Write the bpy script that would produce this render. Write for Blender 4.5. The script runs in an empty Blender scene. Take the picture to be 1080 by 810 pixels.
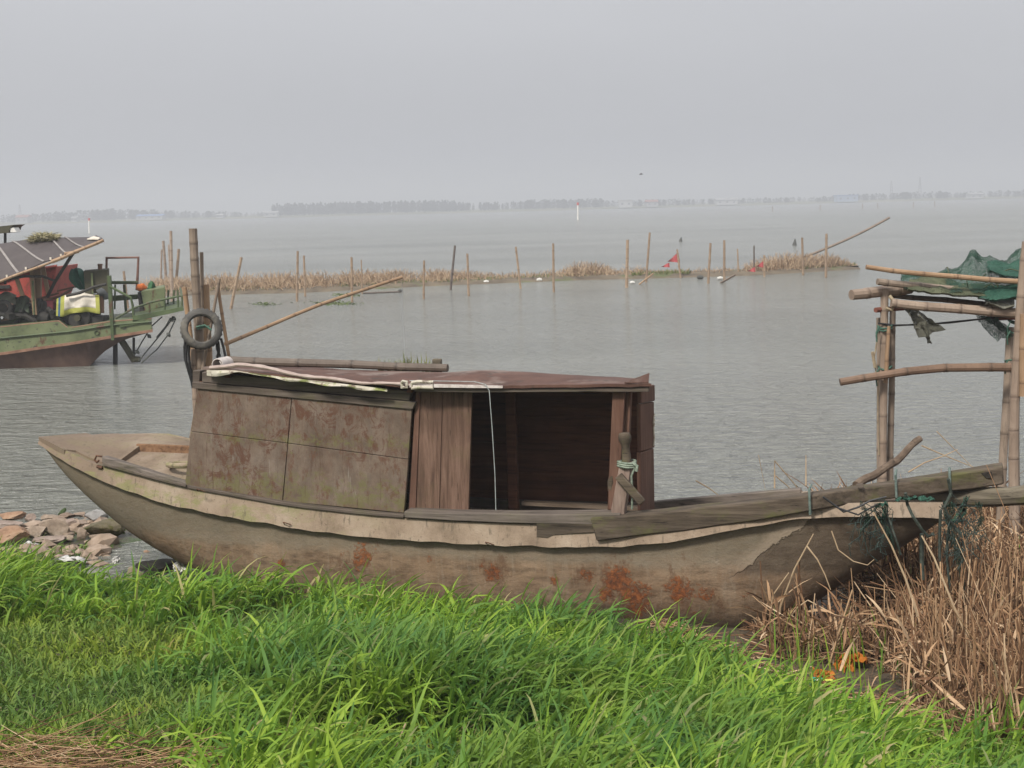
import bpy, bmesh, math, random
import numpy as np
from mathutils import Vector, Matrix, Euler, noise as mnoise
random.seed(7); rng = np.random.default_rng(7)
R = math.radians
scene = bpy.context.scene
COL = scene.collection

# ------------------------------------------------------------------ camera
CAM_H, FPX, PITCH, ROLL = 3.0, 1500.0, math.atan2(187.5, 1500.0), R(1.5)
cd = bpy.data.cameras.new('camera'); cam = bpy.data.objects.new('camera', cd); COL.objects.link(cam)
cd.sensor_width = 36.0; cd.lens = 36.0 * FPX / 1080.0; cd.clip_start = 0.1; cd.clip_end = 12000
CROT = Matrix.Rotation(R(90) - PITCH, 3, 'X') @ Matrix.Rotation(-ROLL, 3, 'Z')
cam.matrix_world = Matrix.Translation((0, 0, CAM_H)) @ CROT.to_4x4()
scene.camera = cam
C0 = Vector((0, 0, CAM_H))

def ray(px, py):
    return CROT @ Vector(((px - 540) / FPX, -(py - 405) / FPX, -1.0))
def at(px, py, y):                      # a point seen at (px, py) at y metres in front of the camera
    d = ray(px, py); return C0 + d * (y / d.y)
def onz(px, py, z=0.0):                 # ... on the level z
    d = ray(px, py); return C0 + d * ((z - CAM_H) / d.z)
def pix(p):
    q = CROT.transposed() @ (Vector(p) - C0)
    return 540 + FPX * q.x / -q.z, 405 - FPX * q.y / -q.z

# ------------------------------------------------------------------ mesh builder
class MB:
    def __init__(s): s.v = []; s.f = []; s.sm = []; s.mark = {}
    def add(s, vs, fs, smooth=False):
        o = len(s.v); s.v += [Vector(p) for p in vs]; s.f += [tuple(i + o for i in f) for f in fs]; s.sm += [smooth] * len(fs); return o
    def hexa(s, p):                      # 8 points: bottom 4 (ccw), top 4
        s.add(p, [(3,2,1,0),(4,5,6,7),(0,1,5,4),(1,2,6,5),(2,3,7,6),(3,0,4,7)])
    def box(s, c, size, rot=None):
        h = [x/2 for x in size]; c = Vector(c)
        pts = [Vector((x*h[0], y*h[1], z*h[2])) for z in (-1,1) for x, y in ((-1,-1),(1,-1),(1,1),(-1,1))]
        if rot is not None: pts = [rot @ q for q in pts]
        s.hexa([c + q for q in pts])
    def prism(s, poly, off):             # a planar outline pushed along off
        n = len(poly); a = [Vector(p) for p in poly]; off = Vector(off); b = [p + off for p in a]
        s.add(a + b, [tuple(range(n)), tuple(reversed(range(n, 2*n)))] + [(i, i+n, (i+1)%n+n, (i+1)%n) for i in range(n)])
    def loft(s, rings, closed=True, caps=True, smooth=True):
        n = len(rings[0]); vs = [p for r in rings for p in r]; fs = []
        for k in range(len(rings)-1):
            for i in range(n if closed else n-1):
                j = (i+1) % n; fs.append((k*n+i, k*n+j, (k+1)*n+j, (k+1)*n+i))
        o = s.add(vs, fs, smooth)
        if caps and closed:
            m = (len(rings)-1)*n
            s.f.append(tuple(o+i for i in reversed(range(n)))); s.f.append(tuple(o+m+i for i in range(n))); s.sm += [False, False]
        return o
    def tube(s, pts, r, n=8, caps=True, twist=0.0, squash=1.0):
        pts = [Vector(p) for p in pts]
        if not isinstance(r, (list, tuple)): r = [r]*len(pts)
        rings = []; prev = None
        for i, p in enumerate(pts):
            t = (pts[min(i+1, len(pts)-1)] - pts[max(i-1, 0)])
            if t.length < 1e-9: t = Vector((0,0,1))
            t.normalize()
            if prev is None:
                a = Vector((0,0,1)) if abs(t.z) < .9 else Vector((1,0,0)); u = t.cross(a).normalized()
            else:
                u = prev - t * prev.dot(t)
                u = u.normalized() if u.length > 1e-6 else t.orthogonal().normalized()
            prev = u; w = t.cross(u)
            rings.append([p + (u*math.cos(2*math.pi*k/n+twist) + w*math.sin(2*math.pi*k/n+twist)*squash)*r[i] for k in range(n)])
        return s.loft(rings, True, caps, True)
    def mesh(s, name, origin=(0,0,0)):
        o = Vector(origin); me = bpy.data.meshes.new(name)
        me.from_pydata([tuple(p - o) for p in s.v], [], s.f)
        me.polygons.foreach_set('use_smooth', s.sm)
        if s.mark:
            at_ = me.attributes.new('ring_hollow_mark', 'FLOAT', 'POINT')
            at_.data.foreach_set('value', [s.mark.get(i, 0.0) for i in range(len(s.v))])
        me.update()
        return me

def fixn(me):
    bm = bmesh.new(); bm.from_mesh(me); bmesh.ops.recalc_face_normals(bm, faces=bm.faces); bm.to_mesh(me); bm.free()

def tag(o, label=None, cat=None, group=None, kind=None):
    if label: o['label'] = label
    if cat: o['category'] = cat
    if group: o['group'] = group
    if kind: o['kind'] = kind
    return o
def thing(name, label, cat, loc, group=None):
    o = bpy.data.objects.new(name, None); o.empty_display_size = .2; COL.objects.link(o); o.location = loc
    return tag(o, label, cat, group)
def wloc(o):
    p = Vector(o.location)
    return p + wloc(o.parent) if o.parent else p
def part(name, mb, mat, parent, label=None, bevel=0, seg=2, sharp=35, loc=None, kind=None):
    pl = wloc(parent)
    o_ = Vector(loc) if loc is not None else sum(mb.v, Vector()) / max(1, len(mb.v))
    me = mb.mesh(name, o_); fixn(me)
    if mat: me.materials.append(mat)
    me.set_sharp_from_angle(angle=R(sharp))
    o = bpy.data.objects.new(name, me); COL.objects.link(o); o.parent = parent; o.location = o_ - pl
    if label: o['label'] = label
    if kind: o['kind'] = kind
    if bevel:
        m = o.modifiers.new('bevel', 'BEVEL'); m.width = bevel; m.segments = seg; m.limit_method = 'ANGLE'; m.angle_limit = R(40)
    return o
def single(name, mb, mat, label=None, cat=None, group=None, kind=None, loc=None, bevel=0, sharp=35, norm=True):
    if loc is None:
        loc = sum(mb.v, Vector()) / max(1, len(mb.v)); loc.z = min(p.z for p in mb.v)
    loc = Vector(loc); me = mb.mesh(name, loc)
    if norm: fixn(me)
    if mat: me.materials.append(mat)
    me.set_sharp_from_angle(angle=R(sharp))
    o = bpy.data.objects.new(name, me); COL.objects.link(o); o.location = loc
    if bevel:
        m = o.modifiers.new('bevel', 'BEVEL'); m.width = bevel; m.segments = 2; m.limit_method = 'ANGLE'; m.angle_limit = R(40)
    return tag(o, label, cat, group, kind)

def np_mesh(name, V, F, mat, loc=(0,0,0), smooth=True, attr=None):
    me = bpy.data.meshes.new(name)
    V = V - np.array(loc)[None, :]
    nv, nf, k = len(V), len(F), F.shape[1]
    me.vertices.add(nv); me.vertices.foreach_set('co', V.astype(np.float32).ravel())
    me.loops.add(nf*k); me.loops.foreach_set('vertex_index', F.astype(np.int32).ravel())
    me.polygons.add(nf); me.polygons.foreach_set('loop_start', (np.arange(nf)*k).astype(np.int32))
    me.polygons.foreach_set('use_smooth', np.full(nf, smooth))
    if attr:
        for an, av in attr.items():
            a = me.attributes.new(an, 'FLOAT', 'POINT'); a.data.foreach_set('value', av.astype(np.float32))
    me.update(calc_edges=True); me.validate()
    me.materials.append(mat)
    o = bpy.data.objects.new(name, me); COL.objects.link(o); o.location = loc
    return o

def norm_(a): return a / np.maximum(1e-9, np.linalg.norm(a, axis=-1, keepdims=True))
def curves_np(base, az, L, a0, bend, S, jit=0.0):
    """bent stalks: base (N,3), azimuth, length, start angle from vertical, extra bend -> (N,S+1,3)"""
    N = len(base); P = np.zeros((N, S+1, 3)); P[:, 0] = base
    for k in range(S):
        t = (k+.5)/S; ang = a0 + bend * t**1.6; azk = az + jit*rng.normal(size=N)
        d = np.stack([np.sin(ang)*np.cos(azk), np.sin(ang)*np.sin(azk), np.cos(ang)], -1)
        P[:, k+1] = P[:, k] + d * (L/S)[:, None]
    return P
def ribbons_np(P, W, az, fold=0.0, tw=None):
    """flat leaves with a mid fold: P (N,S,3), W (N,S) half widths"""
    N, S, _ = P.shape
    T = norm_(np.gradient(P, axis=1))
    sd = np.stack([-np.sin(az), np.cos(az), np.zeros(N)], -1)[:, None, :] * np.ones((1, S, 1))
    sd = norm_(sd - T * (sd*T).sum(-1, keepdims=True))
    nr = np.cross(T, sd)
    if tw is not None:
        a = tw[:, None, None] * np.linspace(0, 1, S)[None, :, None]
        sd = sd*np.cos(a) + nr*np.sin(a); nr = np.cross(T, sd)
    A = P + sd*W[..., None] + nr*(fold*W)[..., None]; B = P - sd*W[..., None] + nr*(fold*W)[..., None]
    V = np.stack([A, P, B], 2).reshape(-1, 3)
    i = np.arange(N)[:, None, None]*S*3 + np.arange(S-1)[None, :, None]*3 + np.arange(2)[None, None, :]
    F = np.stack([i, i+1, i+4, i+3], -1).reshape(-1, 4)
    return V, F
def tubes_np(P, Rr, n=4):
    N, S, _ = P.shape
    T = norm_(np.gradient(P, axis=1))
    ref = np.where(np.abs(T[..., 2:3]) < .9, np.array([0, 0, 1.0]), np.array([1.0, 0, 0]))
    u = norm_(np.cross(T, ref)); w = np.cross(T, u)
    an = np.arange(n)*2*np.pi/n
    V = P[:, :, None, :] + (u[:, :, None, :]*np.cos(an)[None, None, :, None] + w[:, :, None, :]*np.sin(an)[None, None, :, None])*Rr[:, :, None, None]
    i = np.arange(N)[:, None, None]*S*n + np.arange(S-1)[None, :, None]*n
    k = np.arange(n)[None, None, :]; k2 = (k+1) % n
    F = np.stack([i+k, i+k2, i+n+k2, i+n+k], -1).reshape(-1, 4)
    return V.reshape(-1, 3), F
def joinvf(lst):
    V = []; F = []; o = 0
    for v, f in lst: V.append(v); F.append(f+o); o += len(v)
    return np.concatenate(V), np.concatenate(F)

# ------------------------------------------------------------------ materials
class NT:
    def __init__(s, name):
        s.m = bpy.data.materials.new(name); s.m.use_nodes = True; s.t = s.m.node_tree; s.t.nodes.clear()
        s.out = s.n('ShaderNodeOutputMaterial'); s.p = s.n('ShaderNodeBsdfPrincipled'); s.l(s.p.outputs[0], s.out.inputs[0])
        s._pos = None
    def n(s, t): return s.t.nodes.new(t)
    def l(s, a, b): s.t.links.new(a, b)
    def set(s, sock, v):
        if isinstance(v, bpy.types.NodeSocket): s.l(v, sock)
        else: sock.default_value = v
    def pos(s):
        if s._pos is None: s._pos = s.n('ShaderNodeNewGeometry').outputs['Position']
        return s._pos
    def map(s, scale=(1,1,1), rot=(0,0,0), loc=(0,0,0), vec=None):
        if any(rot): vec = s.map((1, 1, 1.0001), (0, 0, 0), loc=(0, 0, 0), vec=s._rot(rot, vec)); rot = (0, 0, 0)
        m = s.n('ShaderNodeMapping'); s.l(vec or s.pos(), m.inputs[0]); m.inputs['Scale'].default_value = scale; m.inputs['Rotation'].default_value = rot; m.inputs['Location'].default_value = loc
        return m.outputs[0]
    def _rot(s, rot, vec):
        m = s.n('ShaderNodeMapping'); s.l(vec or s.pos(), m.inputs[0]); m.inputs['Rotation'].default_value = rot; return m.outputs[0]
    def noise(s, vec, scale=5, detail=6, rough=.6, dist=0):
        m = s.n('ShaderNodeTexNoise'); s.l(vec, m.inputs['Vector']); m.inputs['Scale'].default_value = scale; m.inputs['Detail'].default_value = detail
        m.inputs['Roughness'].default_value = rough; m.inputs['Distortion'].default_value = dist; return m.outputs['Fac']
    def vor(s, vec, scale=5, feat='F1'):
        m = s.n('ShaderNodeTexVoronoi'); m.feature = feat; s.l(vec, m.inputs['Vector']); m.inputs['Scale'].default_value = scale; return m.outputs['Distance']
    def ramp(s, f, stops):
        m = s.n('ShaderNodeValToRGB'); s.l(f, m.inputs[0]); e = m.color_ramp.elements
        while len(e) < len(stops): e.new(.5)
        for el, (p, c) in zip(e, stops): el.position = p; el.color = (c if len(c) == 4 else (*c, 1)) if not isinstance(c, (int, float)) else (c, c, c, 1)
        return m.outputs[0]
    def mix(s, f, a, b, mode='MIX'):
        m = s.n('ShaderNodeMix'); m.data_type = 'RGBA'; m.blend_type = mode
        s.set(m.inputs[0], f)
        for k, v in ((6, a), (7, b)):
            if isinstance(v, tuple): v = (*v[:3], 1)
            s.set(m.inputs[k], v)
        return m.outputs[2]
    def math(s, op, a, b=0.0, clamp=False):
        m = s.n('ShaderNodeMath'); m.operation = op; m.use_clamp = clamp; s.set(m.inputs[0], a); s.set(m.inputs[1], b); return m.outputs[0]
    def sep(s, vec=None):
        m = s.n('ShaderNodeSeparateXYZ'); s.l(vec or s.pos(), m.inputs[0]); return m.outputs
    def mrange(s, v, a, b, c=0, d=1):
        m = s.n('ShaderNodeMapRange'); m.interpolation_type = 'SMOOTHSTEP'; s.l(v, m.inputs[0]); m.inputs[1].default_value = a; m.inputs[2].default_value = b; m.inputs[3].default_value = c; m.inputs[4].default_value = d; return m.outputs[0]
    def dist(s, c):
        m = s.n('ShaderNodeVectorMath'); m.operation = 'DISTANCE'; s.l(s.pos(), m.inputs[0]); m.inputs[1].default_value = tuple(c); return m.outputs['Value']
    def attr(s, name):
        m = s.n('ShaderNodeAttribute'); m.attribute_name = name; return m.outputs['Fac']
    def island(s): return s.n('ShaderNodeNewGeometry').outputs['Random Per Island']
    def objrand(s): return s.n('ShaderNodeObjectInfo').outputs['Random']
    def bump(s, h, strength=.3, dist=.01):
        m = s.n('ShaderNodeBump'); m.inputs['Strength'].default_value = strength; m.inputs['Distance'].default_value = dist; s.l(h, m.inputs['Height']); s.l(m.outputs[0], s.p.inputs['Normal']); return m.outputs[0]
    def done(s, color, rough=.8, spec=.3, metal=0, alpha=None):
        s.set(s.p.inputs['Base Color'], (*color, 1) if isinstance(color, tuple) and len(color) == 3 else color)
        s.set(s.p.inputs['Roughness'], rough); s.p.inputs['Specular IOR Level'].default_value = spec; s.p.inputs['Metallic'].default_value = metal
        if alpha is not None: s.set(s.p.inputs['Alpha'], alpha)
        return s.m

def simple(name, stops, scale=8, stretch=(1,1,1), rot=(0,0,0), rough=.8, bump=.3, bdist=.006, spec=.3, detail=7, over=None, metal=0):
    """noise-coloured weathered surface; over = list of (colour, scale, threshold, softness, stretch)"""
    t = NT(name); v = t.map(stretch, rot); f = t.noise(v, scale, detail, .65); c = t.ramp(f, stops)
    for o in over or []:
        g = t.noise(t.map(o[4] if len(o) > 4 else (1,1,1), rot, (3.1, 7.7, 1.3)), o[1], 6, .65); c = t.mix(t.mrange(g, o[2]-o[3], o[2]+o[3]), c, o[0])
    if bump: t.bump(t.noise(v, scale*3, 6, .7), bump, bdist)
    return t.done(c, rough, spec, metal)
HAZE = 0.0018
# ------------------------------------------------------------------ light, sky, haze
SUN_EL, SUN_AZ = R(47), R(212)        # azimuth clockwise from +y: behind the camera and to its left
w = bpy.data.worlds.new('World'); scene.world = w; w.use_nodes = True
nt = w.node_tree; nt.nodes.clear()
wo = nt.nodes.new('ShaderNodeOutputWorld'); bg = nt.nodes.new('ShaderNodeBackground'); nt.links.new(bg.outputs[0], wo.inputs[0])
sky = nt.nodes.new('ShaderNodeTexSky'); sky.sky_type = 'NISHITA'; sky.sun_disc = False
sky.sun_elevation = SUN_EL; sky.sun_rotation = SUN_AZ; sky.air_density = 1.0; sky.dust_density = 6.0; sky.ozone_density = 1.0
hs = nt.nodes.new('ShaderNodeHueSaturation'); hs.inputs['Saturation'].default_value = .25; nt.links.new(sky.outputs[0], hs.inputs['Color'])
tcw = nt.nodes.new('ShaderNodeTexCoord'); mpw = nt.nodes.new('ShaderNodeMapping'); mpw.inputs['Scale'].default_value = (1, 1, 3.5)
nt.links.new(tcw.outputs['Generated'], mpw.inputs[0])
nzw = nt.nodes.new('ShaderNodeTexNoise'); nzw.inputs['Scale'].default_value = 1.6; nzw.inputs['Detail'].default_value = 4; nt.links.new(mpw.outputs[0], nzw.inputs[0])
crw = nt.nodes.new('ShaderNodeValToRGB'); crw.color_ramp.elements[0].color = (6.1, 6.2, 6.55, 1); crw.color_ramp.elements[1].color = (6.8, 6.9, 7.25, 1)
crw.color_ramp.elements[0].position = .3; crw.color_ramp.elements[1].position = .7
nt.links.new(nzw.outputs[0], crw.inputs[0])
mxw = nt.nodes.new('ShaderNodeMix'); mxw.data_type = 'RGBA'; mxw.inputs[0].default_value = .85     # closed overcast over the clear sky
spw = nt.nodes.new('ShaderNodeSeparateXYZ'); nt.links.new(tcw.outputs['Generated'], spw.inputs[0])
mrw = nt.nodes.new('ShaderNodeMapRange'); nt.links.new(spw.outputs[2], mrw.inputs[0])          # an overcast sky is brighter overhead
mrw.inputs[1].default_value = 0; mrw.inputs[2].default_value = 1; mrw.inputs[3].default_value = .665; mrw.inputs[4].default_value = 1.9
mlw = nt.nodes.new('ShaderNodeVectorMath'); mlw.operation = 'SCALE'; nt.links.new(crw.outputs[0], mlw.inputs[0]); nt.links.new(mrw.outputs[0], mlw.inputs['Scale'])
nt.links.new(hs.outputs[0], mxw.inputs[6]); nt.links.new(mlw.outputs[0], mxw.inputs[7]); nt.links.new(mxw.outputs[2], bg.inputs[0])
bg.inputs[1].default_value = 0.09
sd_ = bpy.data.lights.new('sun', 'SUN'); so = bpy.data.objects.new('sun', sd_); COL.objects.link(so)
sd_.energy = 3.4; sd_.angle = R(10); sd_.color = (1, .95, .87)
sdir = Vector((math.sin(SUN_AZ)*math.cos(SUN_EL), math.cos(SUN_AZ)*math.cos(SUN_EL), math.sin(SUN_EL)))
so.rotation_euler = sdir.to_track_quat('Z', 'Y').to_euler(); so.location = (0, 0, 40)
vs = scene.view_settings; vs.view_transform = 'Standard'; vs.look = 'None'; vs.exposure = 0.32; vs.gamma = 1; vs.use_curve_mapping = False
cy = scene.cycles; cy.use_denoising = True; cy.max_bounces = 8; cy.diffuse_bounces = 3; cy.glossy_bounces = 3; cy.transparent_max_bounces = 12; cy.volume_bounces = 1; cy.transmission_bounces = 3
try: cy.denoiser = 'OPENIMAGEDENOISE'
except Exception: pass
cy.use_adaptive_sampling = True; cy.adaptive_threshold = .006

hz = MB(); hz.box((0, 1150, 14.5), (5200, 2900, 35))
ho = single('haze', hz, None, kind='stuff', loc=(0, 0, 0))
hm = bpy.data.materials.new('haze_air'); hm.use_nodes = True; ht = hm.node_tree; ht.nodes.clear()
hoo = ht.nodes.new('ShaderNodeOutputMaterial'); pv = ht.nodes.new('ShaderNodeVolumePrincipled'); ht.links.new(pv.outputs[0], hoo.inputs['Volume'])
pv.inputs['Color'].default_value = (.70, .72, .765, 1); pv.inputs['Density'].default_value = HAZE; pv.inputs['Anisotropy'].default_value = .2
ho.data.materials.append(hm)

# ------------------------------------------------------------------ the bank: where it ends and how high it is
YE = ([-60, -8, -3.7, -2.27, -.93, .2, 1.0, 1.49, 1.92, 2.77, 6, 60], [14, 11.5, 10.5, 10.05, 9.75, 9.1, 8.4, 7.55, 6.8, 6.6, 6.0, 6])
def ye(x): return np.interp(x, *YE)
def bank_z(x, y, fine=True):
    x = np.asarray(x, float); y = np.asarray(y, float); t = y - ye(x)
    e0 = np.interp(x, [-4, -1, 1.5], [.25, .17, .13])
    up = e0 + .9*(1 - np.exp(-.115*np.maximum(0, -t)/.9))*1.25
    wid = np.interp(x, [-40, -6, -3, -1, 1, 6, 40], [6.5, 4.6, 4.2, 3.6, 4.6, 4.9, 8])
    dn = e0 - (e0+.04)*(np.maximum(0, t)/wid)**np.interp(x, [-3, -1], [.55, 1.0])
    z = np.where(t < 0, up, np.maximum(dn, -.8)) - .13*np.exp(-(((x+3.15)/.75)**2 + ((y-12.1)/.9)**2)**1.5)
    if fine:
        q = np.sin(x*1.7+.4)*np.cos(y*1.3+1) * .5 + np.sin(x*4.1+y*2.2)*.25 + np.sin(x*2.7-y*5.3+2)*.25
        z = z + q*.03
    return z
def bz(x, y): return float(bank_z(x, y))

def ground_sheet():
    xs = np.concatenate([-np.geomspace(4000, 12, 16), np.arange(-11.5, 11.6, .14), np.geomspace(12, 4000, 16)])
    ys = np.concatenate([-np.geomspace(300, 3, 7), np.arange(-2, 18, .14), np.geomspace(18.5, 5000, 18)])
    X, Y = np.meshgrid(xs, ys); Z = bank_z(X, Y)
    Z = Z + ((np.abs(X) < 12) & (Y < 18))*rng.normal(0, .006, X.shape)
    V = np.stack([X, Y, Z], -1).reshape(-1, 3); nx = len(xs); ny = len(ys)
    i = (np.arange(ny-1)[:, None]*nx + np.arange(nx-1)[None, :]).ravel()
    F = np.stack([i, i+1, i+nx+1, i+nx], -1)
    t = NT('bank_soil'); f = t.noise(t.pos(), 3.0, 8, .7)
    c = t.ramp(f, [(.3, (.035, .028, .02)), (.5, (.07, .055, .038)), (.7, (.13, .105, .075))])
    x_, y_, z_ = t.sep()
    alg = t.math('MULTIPLY', t.mrange(t.noise(t.map((1, 1, 1), loc=(5, 2, 0)), 2.2, 6, .7), .44, .56), t.mrange(x_, -1.0, -2.0))
    c = t.mix(alg, c, (.05, .075, .02))
    straw = t.math('MULTIPLY', t.mrange(t.noise(t.map((1, 1, 1), loc=(1, 9, 0)), 14, 6, .8), .45, .6), t.mrange(x_, 1.0, 1.8))
    c = t.mix(straw, c, (.16, .11, .065))
    wet = t.mrange(z_, .10, .0)
    t.bump(t.noise(t.pos(), 26, 8, .75), .8, .03)
    m = t.done(c, t.mrange(z_, .0, .14, .35, .95), .4)
    o = np_mesh('ground', V, F, m, smooth=True); tag(o, 'muddy brown bank sloping down into the lake', kind='structure')
ground_sheet()

def water_sheet():
    mb = MB(); mb.add([(-4500, 2.5, 0), (4500, 2.5, 0), (4500, 4800, 0), (-4500, 4800, 0)], [(0, 1, 2, 3)])
    t = NT('lake_water')
    w1 = t.noise(t.map((.55, 1.5, 1), (0, 0, R(8))), 1.25, 3, .55, .4)
    w2 = t.noise(t.map((.9, 2.0, 1), (0, 0, R(-14))), 3.4, 4, .6, .3)
    w3 = t.noise(t.map((.12, .3, 1), (0, 0, R(4))), .55, 3, .5, .2)
    h = t.math('ADD', t.math('MULTIPLY', w1, 1.0), t.math('ADD', t.math('MULTIPLY', w2, 1.15), t.math('MULTIPLY', w3, 1.6)))
    calm = t.mrange(t.noise(t.map((.06, .16, 1), (0, 0, R(-6))), .5, 3, .5), .35, .65, .55, 1.0)
    t.bump(t.math('MULTIPLY', h, calm), 1.0, .34)
    murk = t.ramp(t.noise(t.map((.05, .12, 1)), .6, 4, .6), [(.35, (.165, .17, .15)), (.65, (.21, .213, .19))])
    m = t.done(murk, .16, .5); t.p.inputs['IOR'].default_value = 1.33
    single('water', mb, m, 'grey green lake with small wind ripples', kind='structure', loc=(0, 0, 0), norm=False)
water_sheet()

# ------------------------------------------------------------------ far shore
FS = 800.0
def far_shore():
    xs = np.linspace(-900, 900, 160); mb = MB(); rows = []
    for x in xs:
        q = mnoise.noise(Vector((x*.01, 3, 0)))
        y0 = FS - 10 + 18*q + (x*.03)
        rows.append([Vector((x, y0, -.3)), Vector((x, y0+14, .55)), Vector((x, y0+60, .9)), Vector((x, 1900, 1.2)), Vector((x, 1900, -.8))])
    mb.loft(rows, closed=False, caps=False)
    m = simple('shore_land', [(.3, (.10, .11, .055)), (.7, (.22, .20, .12))], .02, rough=.95, bump=0)
    single('land', mb, m, 'low flat far shore of the lake', kind='structure', norm=False)
far_shore()
def leafmat(name, a, b, tr=.25, rough=.7):
    t = NT(name); c = t.ramp(t.island(), [(0, a), (1, b)])
    t.done(c, rough, .2)
    d = t.n('ShaderNodeBsdfTranslucent'); t.l(c, d.inputs[0]); ms = t.n('ShaderNodeMixShader'); ms.inputs[0].default_value = tr
    t.l(t.p.outputs[0], ms.inputs[1]); t.l(d.outputs[0], ms.inputs[2]); t.l(ms.outputs[0], t.out.inputs[0]); return t.m
def far_trees(name, segs, label, narrow, mat):
    P = []; W = []
    for (x0, x1, h0, h1, n) in segs:
        px = rng.uniform(x0, x1, n); y = FS + rng.uniform(10, 60, n); x = (px-540)/FPX*y
        hh = (h0 + (h1-h0)*(px-x0)/(x1-x0))*(y/FPX)*rng.uniform(.62, .98, n)
        for xi, yi, h in zip(x, y, hh):
            k = 44; wd = h*(.17 if narrow else .42)
            u = rng.uniform(0, 1, k); r = np.sin(np.pi*np.clip(u*.85+.12, 0, 1))**.7
            a = rng.uniform(0, 6.28, k); rr = np.sqrt(rng.uniform(0, 1, k))*wd*r
            P.append(np.stack([xi + rr*np.cos(a), yi + rr*np.sin(a), .8 + h*(.12 + .88*u)], -1)); W.append(np.full(k, h*.085))
            P.append(np.array([[xi, yi, .8 + h*.1*j] for j in range(5)])); W.append(np.full(5, h*.04))
    P = np.concatenate(P); W = np.concatenate(W); N = len(P)
    D = norm_(rng.normal(size=(N, 3)) + np.array([0, 0, 1.2 if narrow else .3])); E = norm_(np.cross(D, rng.normal(size=(N, 3))))
    V = np.stack([P - D*W[:, None]*1.5, P + E*W[:, None]*.6, P + D*W[:, None]*1.5, P - E*W[:, None]*.6], 1).reshape(-1, 3)
    F = np.arange(N*4).reshape(-1, 4)
    o = np_mesh(name, V, F, mat, loc=(0, FS, 0), smooth=False); tag(o, label, kind='stuff')
FT = leafmat('bare_far_wood', (.03, .035, .03), (.07, .075, .055), .1)
far_trees('far_village_trees', [(-60, 60, 9, 10, 70), (60, 130, 11, 13, 60), (112, 170, 12, 11, 70), (170, 260, 10, 6, 70), (255, 300, 5, 5, 18)], 'low hazy trees along the far shore, left part', False, FT)
far_trees('far_poplar_wood', [(293, 490, 14, 12.5, 330), (470, 560, 10, 9, 90)], 'dense hazy wood of tall thin trees on the far shore', True, FT)
far_trees('far_shore_trees', [(560, 640, 11, 10, 100), (640, 720, 8, 7.5, 70), (720, 880, 7, 6, 130), (880, 1000, 7.5, 8.5, 110), (990, 1150, 7, 8, 120)], 'low hazy trees along the far shore, right part', False, FT)
def building(name, px, w, h, label, wallc, roofc, flat=False, dy=4):
    y = FS + dy; p = at(px, 223, y); s = y/FPX; x0 = p.x - w*s/2; x1 = p.x + w*s/2; z0 = .7; H = h*s
    r = thing(name, label, 'building', (p.x, y, z0))
    a = MB(); a.box(((x0+x1)/2, y+4, z0+H/2), (x1-x0, 8, H)); part('wall', a, simple(name+'_wall', [(.4, wallc), (.6, tuple(c*.85 for c in wallc))], .3, bump=0), r)
    b = MB()
    if flat: b.box(((x0+x1)/2, y+4, z0+H+.25), (x1-x0+.6, 8.6, .5))
    else: b.prism([(x0-.4, y-.5, z0+H+.02), (x0-.4, y+8.5, z0+H+.02), (x0-.4, y+4, z0+H*1.45)], (x1-x0+.8, 0, 0))
    part('roof', b, simple(name+'_roof', [(.4, roofc), (.6, tuple(c*.8 for c in roofc))], .3, bump=0), r)
    n = max(2, min(4, int((x1-x0)/3.2))); gm = simple(name+'_glass', [(.4, (.05, .06, .07)), (.6, (.07, .08, .09))], .3, bump=0, rough=.3)
    for i in range(n): g = MB(); g.box((x0 + (i+.5)*(x1-x0)/n, y-.03, z0+H*.55), (1.1, .1, H*.3)); part('window', g, gm, r)
wh = (.44, .44, .43); gy = (.34, .34, .33); rd = (.32, .12, .08); bl = (.12, .22, .45)
building('far_house', 22, 12, 6, 'red roofed house at the left end of the far shore', gy, rd, dy=-4)
building('far_house', 77, 5, 4, 'small white house among trees at left of the far shore', wh, gy, dy=-6)
building('far_warehouse', 157, 27, 4, 'long low warehouse with a blue roof on the far shore', wh, bl, dy=-4)
building('far_tent', 231, 7, 3, 'little white tent shaped building near the far water edge', wh, wh, dy=-10)
building('far_hall', 285, 14, 4, 'pale hall just left of the tall thin wood', wh, gy, dy=-6)
building('far_office', 660, 14, 7, 'white flat roofed block right of the red topped marker', wh, wh, True, -4)
building('far_house', 688, 12, 5, 'pale house with red roof beside the white block', gy, rd, dy=-4)
building('far_warehouse', 767, 22, 5, 'long pale warehouse above the islet mound on the far shore', wh, gy, dy=-4)
building('far_factory', 894, 22, 6, 'bluish factory hall on the far shore at right', (.3, .38, .5), bl, True, -4)
building('far_house', 1030, 14, 4, 'pale low house at the far right of the shore', wh, gy, dy=-4)
def mast(px, h, label):
    y = FS + 30; p = at(px, 223, y); s = y/FPX; mb = MB()
    for dx, dyy in ((-1, -1), (1, -1), (1, 1), (-1, 1)):
        mb.tube([(p.x+dx*.9, y+dyy*.9, .8), (p.x+dx*.2, y+dyy*.2, .8+h*s)], .09, 4)
    for k in range(1, 6):
        z = .8 + h*s*k/6; q = .9 - .7*k/6; mb.box((p.x, y, z), (2*q, 2*q, .15))
    single('lattice_mast', mb, MAST, label, 'mast', 'hazy masts on the far shore')
MAST = simple('mast_steel', [(.4, (.2, .2, .21)), (.6, (.26, .26, .27))], 1, bump=0)
mast(21, 19, 'thin hazy lattice mast at far left of the shore')
mast(940, 20, 'faint lattice mast left of its taller twin on far right shore')
mast(970, 23, 'faintest and taller lattice mast on far right shore')
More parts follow.
